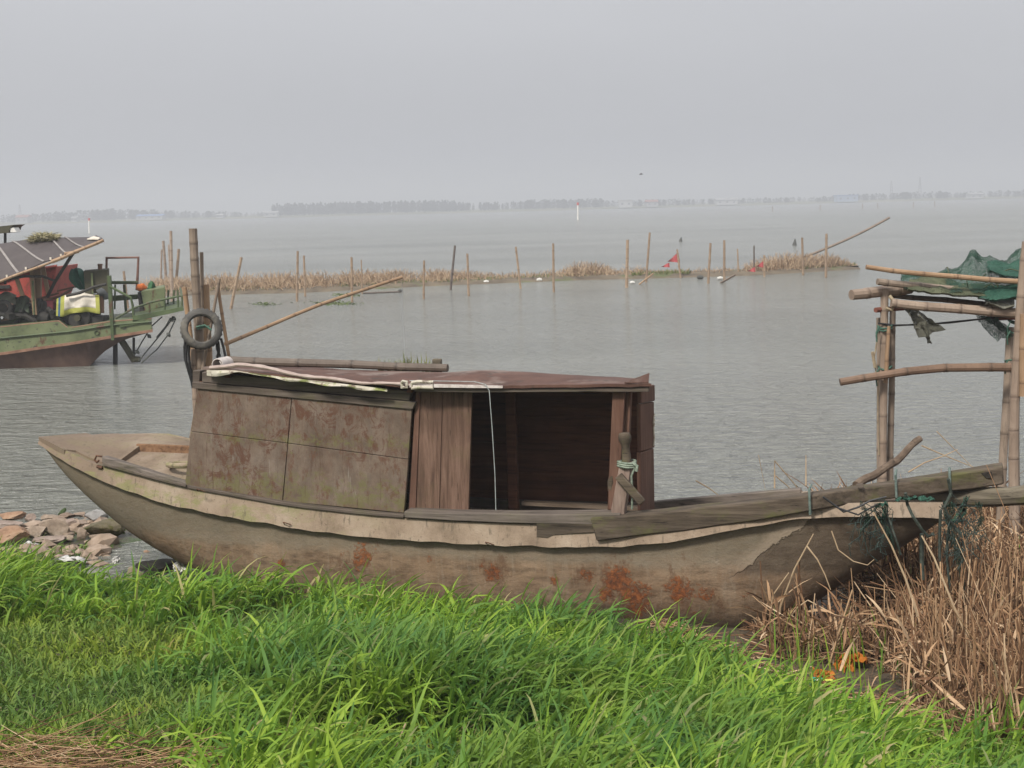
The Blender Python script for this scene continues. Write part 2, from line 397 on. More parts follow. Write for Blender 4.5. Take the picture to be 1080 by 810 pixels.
# tapering far markers and stakes in open water
PAINTW = simple('white_paint', [(.4, (.62, .6, .55)), (.7, (.75, .74, .7))], 3, bump=.1)
PAINTR = simple('red_paint', [(.4, (.45, .06, .05)), (.7, (.55, .1, .08))], 3, bump=.1)
def marker(px, yt, yb, label, wpx):
    b = onz(px, yb); t_ = at(px, yt, b.y); r_ = wpx*b.y/FPX/2; o = thing('channel_marker', label, 'marker post', b, 'red topped channel markers')
    m = MB(); m.tube([b - Vector((0, 0, .5)), b + (t_-b)*.84], r_, 8); part('pole', m, PAINTW, o)
    m = MB(); m.tube([b + (t_-b)*.84, t_], r_*1.25, 8); part('cap', m, PAINTR, o)
marker(94, 230, 246, 'white marker post with red top beyond the green boat canopy', 1.9)
marker(609.5, 213.5, 232, 'white marker post with red top standing in open water mid lake', 1.9)
STK = simple('grey_stake', [(.3, (.16, .11, .08)), (.7, (.3, .23, .17))], 6, bump=.2)
for k, px in enumerate((815, 865, 910, 926, 963, 986)):
    hb = 223.5 - (px-815)*.03; b = onz(px, hb); m = MB(); m.tube([b - Vector((0, 0, .4)), at(px + rng.uniform(-.6, .6), hb - 6, b.y)], .09, 5)
    single('fishing_stake', m, STK, 'tiny thin stake far out in open water near the far shore, right side', 'stake', 'tiny stakes far out on the lake')
def bird():
    p = at(676, 184, 260); m = MB()
    m.tube([p + Vector((-.38, 0, -.02)), p + Vector((-.2, 0, 0)), p + Vector((.1, 0, .02)), p + Vector((.36, 0, .05)), p + Vector((.46, 0, .05))], [.03, .09, .11, .06, .015], 8)
    for sgn in (-1, 1):
        m.add([p + Vector((.18, 0, .05)), p + Vector((-.16, 0, .05)), p + Vector((-.1, sgn*.5, .26)), p + Vector((.2, sgn*.5, .28)), p + Vector((-.12, sgn*1.0, .12))], [(0, 1, 2, 3), (3, 2, 4)], True)
    single('bird', m, simple('feathers', [(.4, (.1, .1, .1)), (.6, (.16, .15, .15))], 5, bump=0), 'small dark bird gliding in the hazy sky', 'bird')
bird()
# ------------------------------------------------------------------ the beached sampan
TH = R(17); AX = Vector((math.cos(TH), -math.sin(TH), 0)); LT = Vector((math.sin(TH), math.cos(TH), 0)); O0 = Vector((0, 9.8, 0))
HEEL = .115; BEAM = 1.38; UP = Vector((0, 0, 1))
def W(s, v, z): return O0 + AX*s + LT*v + UP*z
def hit(px, py, v=0.0):                 # pixel -> (s, z) on the upright plane v metres inside the near side
    d = ray(px, py); n = LT; p0 = O0 + LT*v; k = (p0 - C0).dot(n) / d.dot(n); p = C0 + d*k
    return (p - O0).dot(AX), p.z
def H3(px, py, v=0.0): s, z = hit(px, py, v); return W(s, v, z)
def vn(s):
    a = max(0, (-1.4 - s)/2.3); b = max(0, (.9 - s)*-1/2.0)
    return .26*a*a + .36*b*b
def bm_(s): return BEAM - 2*vn(s)
def trace(pts, vf):
    out = []
    for px, py in pts:
        s = 0
        for _ in range(6): s, z = hit(px, py, vf(s))
        out.append((s, z))
    return np.array(sorted(out))
G = trace([(41,461),(60,470),(90,487),(134,499),(190,514),(245,524),(301,534),(368,542),(412,546),(490,551),(565,553.5),(650,555),(710,550),(770,541),(830,534),(864,531),(930,530),(995,531)], vn)
Lr = trace([(41,468),(60,481),(90,498),(116,510),(168,529),(220,541),(272,550),(330,560),(400,567.5),(504,574),(607,577),(649,576.5),(708,572),(767,560),(827,549),(866,545),(930,544),(995,547)], vn)
Kk = trace([(64,491),(99,526),(134,557),(168,579),(203,598),(250,620),(330,643),(450,660),(640,671),(763,676),(805,666),(848,645),(897,609),(939,584),(968,567)], lambda s: vn(s) + .28*bm_(s))
S0, S1 = G[0, 0], G[-1, 0]
SS = np.linspace(S0, S1, 110)
def sm(a, n=7):
    k = np.hanning(n+2)[1:-1]; k /= k.sum(); return np.convolve(np.pad(a, n//2, mode='reflect', reflect_type='odd'), k, 'valid')
GZ = sm(np.interp(SS, G[:, 0], G[:, 1])); LZ = sm(np.interp(SS, Lr[:, 0], Lr[:, 1])); 
Ks = np.concatenate([[S0], Kk[:, 0], [S1]]); Kz = np.concatenate([[LZ[0]-.05], Kk[:, 1], [LZ[-1]-.035]])
ok = (Ks >= S0) & (Ks <= S1); KZ = sm(np.interp(SS, Ks[ok], Kz[ok]), 9); KZ = np.minimum(KZ, LZ - .03)
gz = lambda s: float(np.interp(s, SS, GZ)); lz = lambda s: float(np.interp(s, SS, LZ))
FARP = np.array(sorted(hit(px, py, 1.08) for px, py in ((60,458.5),(110,457.5),(150,458),(172,459),(195,465.5),(225,478))))
def fz(s):                              # height of the far gunwale
    a = gz(s) - HEEL*bm_(s); f = float(np.interp(s, FARP[:, 0], FARP[:, 1])); k = min(1, max(0, (-1.7 - s)/.6)); k = k*k*(3-2*k); e = min(1, max(0, (s - S0)/.10)); k *= e
    return a*(1-k) + f*k
def ng(s, dv=0.0, dz=0.0): return W(s, vn(s)+dv, gz(s) - HEEL*dv + dz)      # on the near gunwale, dv inwards
def s_at(px, py, v=0.0): return hit(px, py, v)[0]
s_cl, s_cr = s_at(196, 512, .06), s_at(655, 540, .1)

# materials of the old boat
def spots(t, lst, nz):                  # rust blooms of their own ragged shape
    m = None
    for c, r, wgt in lst:
        q = t.math('MULTIPLY', t.mrange(t.dist(c), 0, r*1.15, 1, 0), wgt); m = q if m is None else t.math('MAXIMUM', m, q)
    return t.mrange(t.math('ADD', t.math('MULTIPLY', m, 1.05), t.math('MULTIPLY', t.math('SUBTRACT', nz, .5), 3.4)), .62, .90)
YAWR = (0, 0, TH)
def hull_mat():
    t = NT('old_ferrocement'); al = t.map((1, 1, 1), YAWR)
    big = t.noise(al, 1.6, 7, .65); fine = t.noise(t.map((.6, 1, 2.6), YAWR), 9, 8, .7)
    c = t.ramp(big, [(.28, (.115, .074, .046)), (.5, (.235, .158, .10)), (.72, (.34, .245, .165))])
    c = t.mix(t.mrange(fine, .42, .70), c, t.mix(.6, c, (.055, .036, .024)))
    streak = t.noise(t.map((7, 7, .55), YAWR), 2.2, 7, .72, .8)
    c = t.mix(t.math('MULTIPLY', t.mrange(streak, .48, .72), .34), c, (.33, .28, .215))
    c = t.mix(t.math('MULTIPLY', t.mrange(t.noise(t.map((6, 6, .4), YAWR, (4, 4, 0)), 1.9, 7, .72, .8), .50, .74), .42), c, (.05, .042, .03))
    x, y, z = t.sep()
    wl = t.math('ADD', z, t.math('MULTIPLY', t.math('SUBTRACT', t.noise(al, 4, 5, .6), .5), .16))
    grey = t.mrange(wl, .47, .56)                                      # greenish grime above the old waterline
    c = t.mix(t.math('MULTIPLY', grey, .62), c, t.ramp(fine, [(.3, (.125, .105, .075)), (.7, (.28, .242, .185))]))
    low = t.mrange(wl, .26, .08)
    c = t.mix(t.math('MULTIPLY', low, .72), c, (.045, .034, .026))
    rim_shade_grime = t.mrange(t.math('ADD', z, t.math('MULTIPLY', t.math('SUBTRACT', fine, .5), .2)), .52, .68)
    c = t.mix(t.math('MULTIPLY', rim_shade_grime, .35), c, (.07, .065, .042))  # darker under the rim: greenish grime plus the rim's shade painted into the colour
    sx = t.math('ADD', t.math('MULTIPLY', x, AX.x), t.math('MULTIPLY', t.math('SUBTRACT', y, 9.8), AX.y))
    (sa, za), (sb, zb) = hit(772, 606, .06), hit(866, 543, .06); ln = math.hypot(sb-sa, zb-za); nx, nz_ = (zb-za)/ln, -(sb-sa)/ln
    sg = t.math('ADD', t.math('ADD', t.math('MULTIPLY', t.math('SUBTRACT', sx, sa), nx), t.math('MULTIPLY', t.math('SUBTRACT', z, za), nz_)), t.math('MULTIPLY', t.math('SUBTRACT', t.noise(al, 8, 6, .65), .5), .16))
    brk = t.math('MULTIPLY', t.mrange(sg, -.002, .008), t.mrange(z, za - .05, za + .03))   # broken edge of the plaster skin
    dark = t.math('MULTIPLY', t.math('MAXIMUM', brk, t.mrange(x, 1.75, 2.15)), t.mrange(t.noise(al, 3, 6, .7), .25, .55, .55, .85))
    lip = t.math('MULTIPLY', t.math('MULTIPLY', t.mrange(sg, -.10, -.01), t.mrange(sg, .003, -.003)), t.mrange(z, za - .02, za + .05))
    c = t.mix(dark, c, t.ramp(fine, [(.3, (.055, .038, .026)), (.7, (.12, .088, .062))]))
    c = t.mix(t.math('MULTIPLY', lip, .55), c, (.34, .27, .20))
    c = t.mix(t.math('MULTIPLY', t.mrange(t.noise(al, 42, 6, .75), .60, .70), .55), c, (.04, .03, .022))
    nz = t.math('ADD', t.math('MULTIPLY', t.noise(al, 7, 9, .78), .6), t.math('MULTIPLY', t.noise(al, 24, 8, .75), .4))
    pts = [((650, 610), .17, 1), ((618, 606), .08, .9), ((668, 632), .2, .95), ((640, 628), .12, .9), ((718, 622), .16, .85), ((745, 630), .12, .75), ((735, 655), .13, .8), ((382, 586), .17, .9), ((520, 602), .1, .9), ((585, 612), .07, .8), ((508, 596), .07, .7), ((296, 594), .06, .95), ((790, 632), .14, .6), ((455, 590), .07, .6)]
    lst = [(H3(px, py, .06), r*1.45, wt) for (px, py), r, wt in pts]
    ru = spots(t, lst, nz)
    halo = spots(t, [(c_, r_*1.7, w_*.8) for c_, r_, w_ in lst[:9]], t.noise(t.map((1, 1, .5), YAWR, (6, 1, 4)), 6, 8, .75)); c = t.mix(t.math('MULTIPLY', halo, .6), c, (.115, .06, .034))
    c = t.mix(t.math('MULTIPLY', ru, .85), c, t.ramp(t.noise(al, 24, 6, .7), [(.34, (.055, .022, .014)), (.5, (.15, .048, .018)), (.62, (.27, .085, .025)), (.75, (.38, .15, .04))]))
    pale = spots(t, [(H3(273, 586, .1), .07, .8), (H3(375, 600, .1), .06, .7), (H3(742, 596, .15), .22, .62), (H3(760, 585, .15), .2, .6)], t.noise(al, 7, 6, .6))
    c = t.mix(t.math('MULTIPLY', pale, .5), c, (.33, .28, .22))
    t.bump(t.math('SUBTRACT', t.math('ADD', t.noise(al, 16, 8, .75), t.math('MULTIPLY', ru, .25)), t.math('MULTIPLY', brk, .9)), .6, .022)
    return t.done(c, .9, .2)
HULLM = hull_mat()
def band_mat(name, dk=1.0, moss=.7):
    t = NT(name); al = t.map((1, 1, 1), YAWR)
    c = t.ramp(t.noise(al, 2.6, 8, .68), [(.3, (.15*dk, .108*dk, .075*dk)), (.5, (.265*dk, .20*dk, .145*dk)), (.75, (.37*dk, .30*dk, .23*dk))])
    x, y, z = t.sep()
    c = t.mix(t.mrange(x, at(108, 495, 10.5).x, at(84, 490, 10.6).x, 0, .75), c, (.17, .125, .09))
    mo = t.math('MULTIPLY', t.mrange(t.noise(t.map((1.5, 1.5, 3), YAWR, (2, 5, 1)), 3, 6, .7), .47, .62), t.mrange(x, -.6, -2.2))
    c = t.mix(t.math('MULTIPLY', mo, moss), c, (.19, .19, .075))
    c = t.mix(t.math('MULTIPLY', t.mrange(t.noise(t.map((5, 5, .8), YAWR), 5, 6, .65), .56, .66), .6), c, (.10, .082, .06))
    c = t.mix(t.math('MULTIPLY', t.mrange(t.noise(al, 38, 6, .7), .60, .68), .6), c, (.07, .05, .035))
    t.bump(t.noise(al, 22, 8, .75), .5, .012); return t.done(c, .88, .2)
BANDM = band_mat('pale_mortar'); DECKM = band_mat('deck_mortar', .78, .15)
def wood(name, a, b, cdark, axis='s', moss=0.0, rough=.85, red=None, gl=.25):
    t = NT(name); st = {'s': (.5, 9, 9), 'z': (9, 9, .5), 'v': (9, .5, 9), 'r': (3, 3, 3)}[axis]
    v = t.map(st, (0, 0, TH)); g = t.noise(v, 2.6, 8, .7, .35); f2 = t.noise(t.map((1, 1, 1), YAWR), 2.3, 6, .65)
    c = t.ramp(g, [(.32, cdark), (.5, a), (.7, b)])
    c = t.mix(t.math('MULTIPLY', t.mrange(f2, .42, .68), .5), c, tuple(x*.55 for x in a))
    if red: c = t.mix(t.math('MULTIPLY', t.mrange(t.noise(t.map((1.2, 1.2, 2.2), YAWR, (7, 1, 3)), 5, 8, .75), .50, .60), .75), c, red)
    if moss: c = t.mix(t.math('MULTIPLY', t.mrange(t.noise(t.map((1, 1, 1.6), YAWR, (3, 8, 2)), 3.1, 8, .72), .50, .66), moss), c, (.10, .105, .03))
    crack = t.mrange(t.noise(t.map(tuple(x*1.4 for x in st), (0, 0, TH), (9, 9, 9)), 5, 4, .6), .30, .37, 1, 0)
    c = t.mix(t.math('MULTIPLY', crack, .7), c, tuple(x*.3 for x in cdark))
    t.bump(t.math('SUBTRACT', g, t.math('MULTIPLY', crack, .6)), .5, .008); return t.done(c, rough, gl)
TIMB = wood('grey_timber', (.082, .062, .044), (.145, .113, .083), (.024, .018, .013), 's', .55)
RAILW = wood('rail_wood', (.135, .11, .092), (.21, .175, .15), (.055, .045, .038), 's', .15)
DOORW = wood('plank_wood', (.125, .073, .051), (.195, .122, .09), (.05, .028, .02), 'z', .12)
POSTW = wood('post_wood', (.12, .062, .042), (.18, .105, .074), (.07, .035, .025), 'z')
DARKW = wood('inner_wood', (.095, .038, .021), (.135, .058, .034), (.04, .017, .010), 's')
TRIMW = wood('trim_wood', (.105, .082, .066), (.165, .135, .11), (.045, .035, .028), 's', .25)
def panel_mat():
    t = NT('weathered_panel'); al = t.map((1, 1, 1), YAWR)
    g = t.noise(t.map((1, 1, .35), YAWR), 9, 8, .7)
    c = t.ramp(t.noise(al, 2.4, 8, .7), [(.3, (.075, .050, .035)), (.5, (.145, .105, .078)), (.72, (.21, .165, .132))])
    c = t.mix(t.math('MULTIPLY', t.mrange(g, .4, .66), .45), c, (.075, .058, .046))
    ru = t.noise(t.map((1.0, 1.0, .9), YAWR, (11, 2, 5)), 8.5, 10, .8, .9)
    zone = t.mrange(t.noise(al, 1.7, 3, .5), .40, .56)
    c = t.mix(t.math('MULTIPLY', t.math('MULTIPLY', t.mrange(ru, .49, .57), zone), .85), c, (.085, .036, .021))
    c = t.mix(t.math('MULTIPLY', t.mrange(t.noise(t.map((1.6, 1.6, .9), YAWR, (1, 1, 8)), 9, 8, .75), .54, .63), .75), c, (.10, .047, .028))
    x, y, z = t.sep()
    sx = t.math('ADD', t.math('MULTIPLY', x, AX.x), t.math('MULTIPLY', t.math('SUBTRACT', y, 9.8), AX.y))
    zr = t.math('ADD', z, t.math('MULTIPLY', sx, .035))
    mz = t.math('MAXIMUM', t.mrange(zr, 1.12, .90), t.mrange(t.math('ABSOLUTE', t.math('SUBTRACT', zr, 1.27)), .10, .01, 0, .8))
    mo = t.math('MULTIPLY', t.mrange(t.math('ADD', t.noise(t.map((1, 1, 1.3), YAWR, (4, 6, 2)), 9, 9, .78), t.math('MULTIPLY', mz, .14)), .57, .72), .65)
    c = t.mix(mo, c, (.12, .115, .04))
    c = t.mix(t.math('MULTIPLY', t.mrange(t.noise(t.map((9, 9, .9), YAWR, (2, 2, 2)), 3, 5, .6), .64, .72), .3), c, (.30, .28, .25))
    c = t.mix(t.math('MULTIPLY', t.mrange(t.noise(t.map((14, 14, .7), YAWR, (5, 2, 2)), 3, 7, .7), .56, .66), .55), c, (.065, .03, .019))
    t.bump(t.noise(al, 30, 8, .75), .45, .006); return t.done(c, .8, .25)
PANM = panel_mat()
FELT = simple('brown_roof_felt', [(.3, (.058, .028, .020)), (.55, (.10, .05, .036)), (.75, (.145, .084, .064))], 3.5, rough=.75, bump=.3, over=[((.17, .125, .105), 1.6, .56, .06), ((.05, .035, .028), 9, .62, .05)])
CREAM = simple('cream_tarp', [(.3, (.30, .27, .20)), (.6, (.50, .46, .38)), (.8, (.55, .5, .46))], 7, rough=.6, bump=.3, over=[((.2, .22, .08), 9, .56, .06), ((.13, .09, .07), 14, .6, .05)])
PINKT = simple('faded_tarp', [(.3, (.27, .20, .17)), (.7, (.42, .34, .30))], 9, rough=.6, bump=.3)

boat = thing('sampan', 'old concrete hulled sampan with wooden cabin beached in the green grass', 'boat', W(0, .65, .05))
def build_hull():
    rings = []
    ang = np.linspace(0, math.pi/2, 13)
    for i, s in enumerate(SS):
        b = bm_(s); v0 = vn(s); A = .30*b; L = LZ[i]; K = KZ[i]; rg = []; e = 2/2.15
        near = [(v0 + .03 + (A-.03)*(1-math.cos(a)**e), L - (L-K)*math.sin(a)**e) for a in ang]
        rg.append((v0 + .03, GZ[i] - .02)); rg += near
        K2 = K - HEEL*.4*b; L2 = L - HEEL*b
        far = [(v0 + b - .03 - (A-.03)*(1-math.cos(a)**e), L2 - (L2-K2)*math.sin(a)**e) for a in ang[::-1]]
        rg += far; rg.append((v0 + b - .03, max(fz(s), GZ[i] - HEEL*b) - .02))
        pts = [W(s, v, z) for v, z in rg]
        if i not in (0, len(SS)-1):
            pts = [p + Vector((0, 0, 1))*0 + LT*(mnoise.noise(p*2.2)*.010 + mnoise.noise(p*7)*.004) for p in pts]
        rings.append(pts)
    m = MB(); m.loft(rings, closed=False, caps=False)
    m.f.append(tuple(range(len(rings[0])))); m.sm.append(False)
    o = (len(rings)-1)*len(rings[0]); m.f.append(tuple(o+i for i in reversed(range(len(rings[0]))))); m.sm.append(False)
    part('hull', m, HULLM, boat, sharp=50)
build_hull()
def rim(side):
    m = MB(); rings = []
    for i, s in enumerate(SS):
        v0 = vn(s); b = bm_(s)
        jag = mnoise.noise(Vector((s*6, side*3, 0)))*.012 + mnoise.noise(Vector((s*23, 1, 0)))*.006
        th = .10 if s < S1 - 1.0 else .12
        sec = [(0.012, 0), (-.004, (LZ[i]-GZ[i])*.5), (-.022, LZ[i]-GZ[i]+jag), (.04, LZ[i]-GZ[i]+.002+jag*.3), (th, LZ[i]-GZ[i]+.02), (th, -.004)]
        wob = mnoise.noise(Vector((s*9, 5, side)))*.004
        pts = []
        for dv, dz in sec:
            v = v0 + dv + wob if side == 0 else v0 + b - dv - wob
            pts.append(W(s, v, GZ[i] + dz - HEEL*(v - v0) if side == 0 else fz(s) + dz))
        rings.append(pts)
    m.loft(rings, True, True, True); part('gunwale_rim', m, BANDM, boat, sharp=30)
rim(0); rim(1)
# end boards and decks
def decks():
    sh = s_at(120, 479, .3)
    MIDP = np.array(sorted(hit(px, py, .52) for px, py in ((62, 462), (90, 468), (125, 473), (160, 474), (200, 475), (240, 480))))
    def zd(s, q):                       # the deck: near edge, line of the coaming, far edge
        a, c = gz(s) + .004, fz(s) + .004; k = min(1, max(0, (s - S0)/.7)); md = (a + c)/2*(1-k) + k*float(np.interp(s, MIDP[:, 0], MIDP[:, 1]))
        return a + (md-a)*q/.5 if q < .5 else md + (c-md)*(q-.5)/.5
    m = MB(); rows = []
    for s in np.linspace(S0, sh, 14):                                   # raised stern deck
        b = bm_(s); rows.append([W(s, vn(s) - (.004 if s < S0+.3 else -.09) + q*(b - (0 if s < S0+.3 else .18)), zd(s, q)) for q in np.linspace(0, 1, 11)])
    top = rows; lo = [[p - UP*.06 for p in r] for r in rows]
    m.loft([a + list(reversed(b_)) for a, b_ in zip(top, lo)], True, True, True); part('stern_deck', m, DECKM, boat, sharp=40)
    m = MB(); rows = []
    for s in np.linspace(sh, s_cl + .4, 10):                            # lower well in front of the cabin
        b = bm_(s); rows.append([W(s, vn(s)+(.09+.46*q)*b, zd(s, .09 + .46*q) - .045) for q in np.linspace(0, 1, 7)])
    m.loft(rows, closed=False, caps=False); part('well_deck', m, DECKM, boat)
    m = MB(); rows = []
    for s in np.linspace(sh - .02, s_cl + .3, 12):                      # raised side deck beyond the well
        b = bm_(s); v0 = vn(s) + .52*b; zz = lambda q: (gz(s)*(1-q) + fz(s)*q) + .012
        rows.append([W(s, v0 + q*(vn(s)+b-.08-v0), zd(s, .52+.48*q) + .003) for q in np.linspace(0, 1, 5)] + [W(s, vn(s)+b-.08, fz(s) - .12), W(s, v0, fz(s) - .12)])
    m.loft(rows, True, True, True); part('side_deck', m, DECKM, boat, sharp=40)
    m = MB(); rings = []                                                # coaming board between the well and the side deck
    for s in np.linspace(sh - .03, s_cl + .3, 8):
        b = bm_(s); v0 = vn(s) + .52*b; zt = zd(s, .52) + .012; rings.append([W(s, v0-.035, zt - .09), W(s, v0-.004, zt - .09), W(s, v0-.004, zt), W(s, v0-.035, zt)])
    m.loft(rings, True, True, False); part('coaming_board', m, wood('rotten_coaming', (.20, .11, .06), (.28, .17, .10), (.06, .035, .02), 'v'), boat, bevel=.006)
    c = H3(194, 490, .40); m = MB()
    ring = [c + AX*(.12*math.cos(a)) + LT*(.12*math.sin(a)) - UP*(HEEL*.12*math.sin(a)) for a in np.linspace(0, 2*math.pi, 25)]
    m.tube(ring, .022, 8, caps=False); part('deck_ring', m, BANDM, boat)
    m = MB(); rows = []
    for s in np.linspace(s_cl + .3, S1 - 1.0, 20):                      # floor boards inside
        b = bm_(s); rows.append([W(s, vn(s)+.09+q*(b-.18), gz(s) - .16 - HEEL*(.09+q*(b-.18))) for q in np.linspace(0, 1, 7)])
    m.loft(rows, closed=False, caps=False); part('floor_boards', m, wood('floor_wood', (.10, .075, .058), (.17, .135, .11), (.04, .03, .022), 's'), boat)
    m = MB(); rows = []
    for s in np.linspace(S1 - 1.05, S1, 14):                            # bow deck
        b = bm_(s); rows.append([W(s, vn(s)+.03+q*(b-.06), gz(s) - .006 - HEEL*q*b) for q in np.linspace(0, 1, 7)])
    lo = [[p - UP*.05 for p in r] for r in rows]
    m.loft([a + list(reversed(b_)) for a, b_ in zip(rows, lo)], True, True, True); part('bow_deck', m, BANDM, boat, sharp=40)
decks()
# wooden rail on the near side of the stern, thinning into the cabin's foot board
def strip(s0, s1, h0, h1, dv0, dv1, lift=.0, n=24):
    rings = []
    for s in np.linspace(s0, s1, n):
        q = (s-s0)/(s1-s0); h = h0 + (h1-h0)*q; wv = .003*mnoise.noise(Vector((s*5, h0*50, 2)))
        rings.append([ng(s, dv0+wv, lift), ng(s, dv1, lift), ng(s, dv1, lift+h+wv), ng(s, dv0+wv, lift+h-.004)])
    m = MB(); m.loft(rings, True, True, False); return m
sr = s_at(94, 480, .03)
part('stern_rail', strip(sr, s_cl - .0, .085, .05, -.008, .075, .002), RAILW, boat, bevel=.008)
m = strip(sr + .02, s_cl + .0, .03, .02, -.018, -.010, .012); part('rail_batten', m, TRIMW, boat, bevel=.003)
part('foot_board', strip(s_cl + .004, s_at(426, 546), .032, .03, -.006, .14, .002), TRIMW, boat, bevel=.006)
m = MB(); m.prism([W(0,0,0) + (ng(s_at(427,546)+q*(s_cr + .02 - s_at(427,546)), -.014, 0) - W(0,0,0)) + UP*h for q, h in ((0,.006),(.25,.006),(.5,.006),(.75,.006),(1,.006),(1,.085),(.75,.08),(.5,.07),(.25,.062),(0,.055))], LT*.15)
part('door_sill', m, RAILW, boat, bevel=.008)
m = MB(); m.prism([H3(566,551.5,-.012), H3(566,566,-.012), H3(577,567.5,-.012), H3(583,564,-.012), H3(626,561,-.012), H3(634,557,-.012), H3(634,551,-.012)], LT*.010); part('patch_board', m, TIMB, boat)
# steel hooks on the stern rail
m = MB(); c = ng(sr, 0, .05); m.tube([c+AX*-.0+UP*.03, c-AX*.05+UP*.035, c-AX*.07-UP*.0, c-AX*.05-UP*.02, c-AX*.03+UP*.0], .008, 6); m.tube([c-AX*.005-UP*.06, c-AX*.05-UP*.05], .014, 6)
RUSTM = simple('rusted_steel', [(.3, (.05, .028, .018)), (.55, (.11, .052, .03)), (.75, (.17, .085, .045))], 14, rough=.85, bump=.4)
part('hook', m, RUSTM, boat)
m = MB(); 
for px, py in ((300, 553), (209, 518), (513, 574)):
    m = MB(); c = H3(px, py, -.012); m.tube([c, c - LT*.02 + UP*.02, c - LT*.03 + AX*.03 + UP*.018, c - LT*.01 + AX*.06], .004, 5); part('bent_nail', m, RUSTM, boat)
pass

# cabin
def quad_panel(p4, v0, v1, th, name, mat, parent, jit=0):
    a = [W(*((lambda sz, v: (sz[0], v, sz[1]))(hit(px, py, v), v))) for (px, py), v in zip(p4, (v0, v1, v1, v0))]
    m = MB(); m.prism(a, LT*th); return part(name, m, mat, parent, bevel=.004)
VB, VT = .07, .13                       # the wall leans a little with the boat
def vmid(q): return VB + (VT-VB)*q
# px corner grid of the near wall: bottom / seam / top for three verticals
Lc = [(195,511.5),(201,455),(209,406)]; Mc = [(298,528.5),(303.5,467.5),(308,415)]; Rc = [(426,541),(430.5,484.5),(434.5,427)]
g = 1.0
def cell(b0, b1, t1, t0, va, vb):
    pts = [H3(*b0, va), H3(*b1, va), H3(*t1, vb), H3(*t0, vb)]; m = MB(); m.prism(pts, LT*.028); part('wall_panel', m, PANM, boat, bevel=.003)
cell((Lc[0][0], Lc[0][1]), (Mc[0][0]-.35, Mc[0][1]), (Mc[1][0]-.35, Mc[1][1]+.2), (Lc[1][0], Lc[1][1]+.2), VB, vmid(.5))
cell((Mc[0][0]+.35, Mc[0][1]), Rc[0], (Rc[1][0], Rc[1][1]+.3), (Mc[1][0]+.35, Mc[1][1]+.3), VB, vmid(.5))
cell((Lc[1][0], Lc[1][1]-.3), (Mc[1][0]-.35, Mc[1][1]-.3), (Mc[2][0]-.35, Mc[2][1]), Lc[2], vmid(.5), VT)
cell((Mc[1][0]+.35, Mc[1][1]-.3), (Rc[1][0], Rc[1][1]-.3), Rc[2], (Mc[2][0]+.35, Mc[2][1]), vmid(.5), VT)
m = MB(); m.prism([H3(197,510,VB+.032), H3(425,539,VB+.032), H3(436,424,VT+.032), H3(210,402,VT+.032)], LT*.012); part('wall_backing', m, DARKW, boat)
m = MB(); m.prism([H3(202.5,403,VT-.02), H3(202.5,409.5,VT-.02), H3(435,432,VT-.02), H3(438,424.5,VT-.02)], LT*.06); part('wall_trim', m, TRIMW, boat, bevel=.004)
m = MB(); m.prism([H3(213,392.5,VT), H3(213,403,VT), H3(431,422.5,VT), H3(434,412.5,VT)], LT*.05); part('wall_trim', m, TRIMW, boat, bevel=.004)
m = MB(); m.prism([H3(203,391,VT+.03), H3(203,404,VT+.03), H3(210,405,VT+.03), H3(211,391,VT+.03)], LT*.08); part('corner_block', m, TRIMW, boat, bevel=.004)
# plank door: three boards
dv = VB + .05
edges_b = [430.5, 438.5, 463.5, 494.5]; edges_t = [438.5, 443.5, 467, 498]
for k in range(3):
    y0 = 539 - .3*k; o_ = (-.012, .0, .003)[k]
    m = MB(); m.prism([H3(edges_b[k]+.25, y0, dv+o_), H3(edges_b[k+1]-.25, y0, dv+o_), H3(edges_t[k+1]-.25, 411, dv+o_+.05), H3(edges_t[k]+.25, 411, dv+o_+.05)], LT*.025); part('door_board', m, DOORW if k else POSTW, boat, bevel=.003)
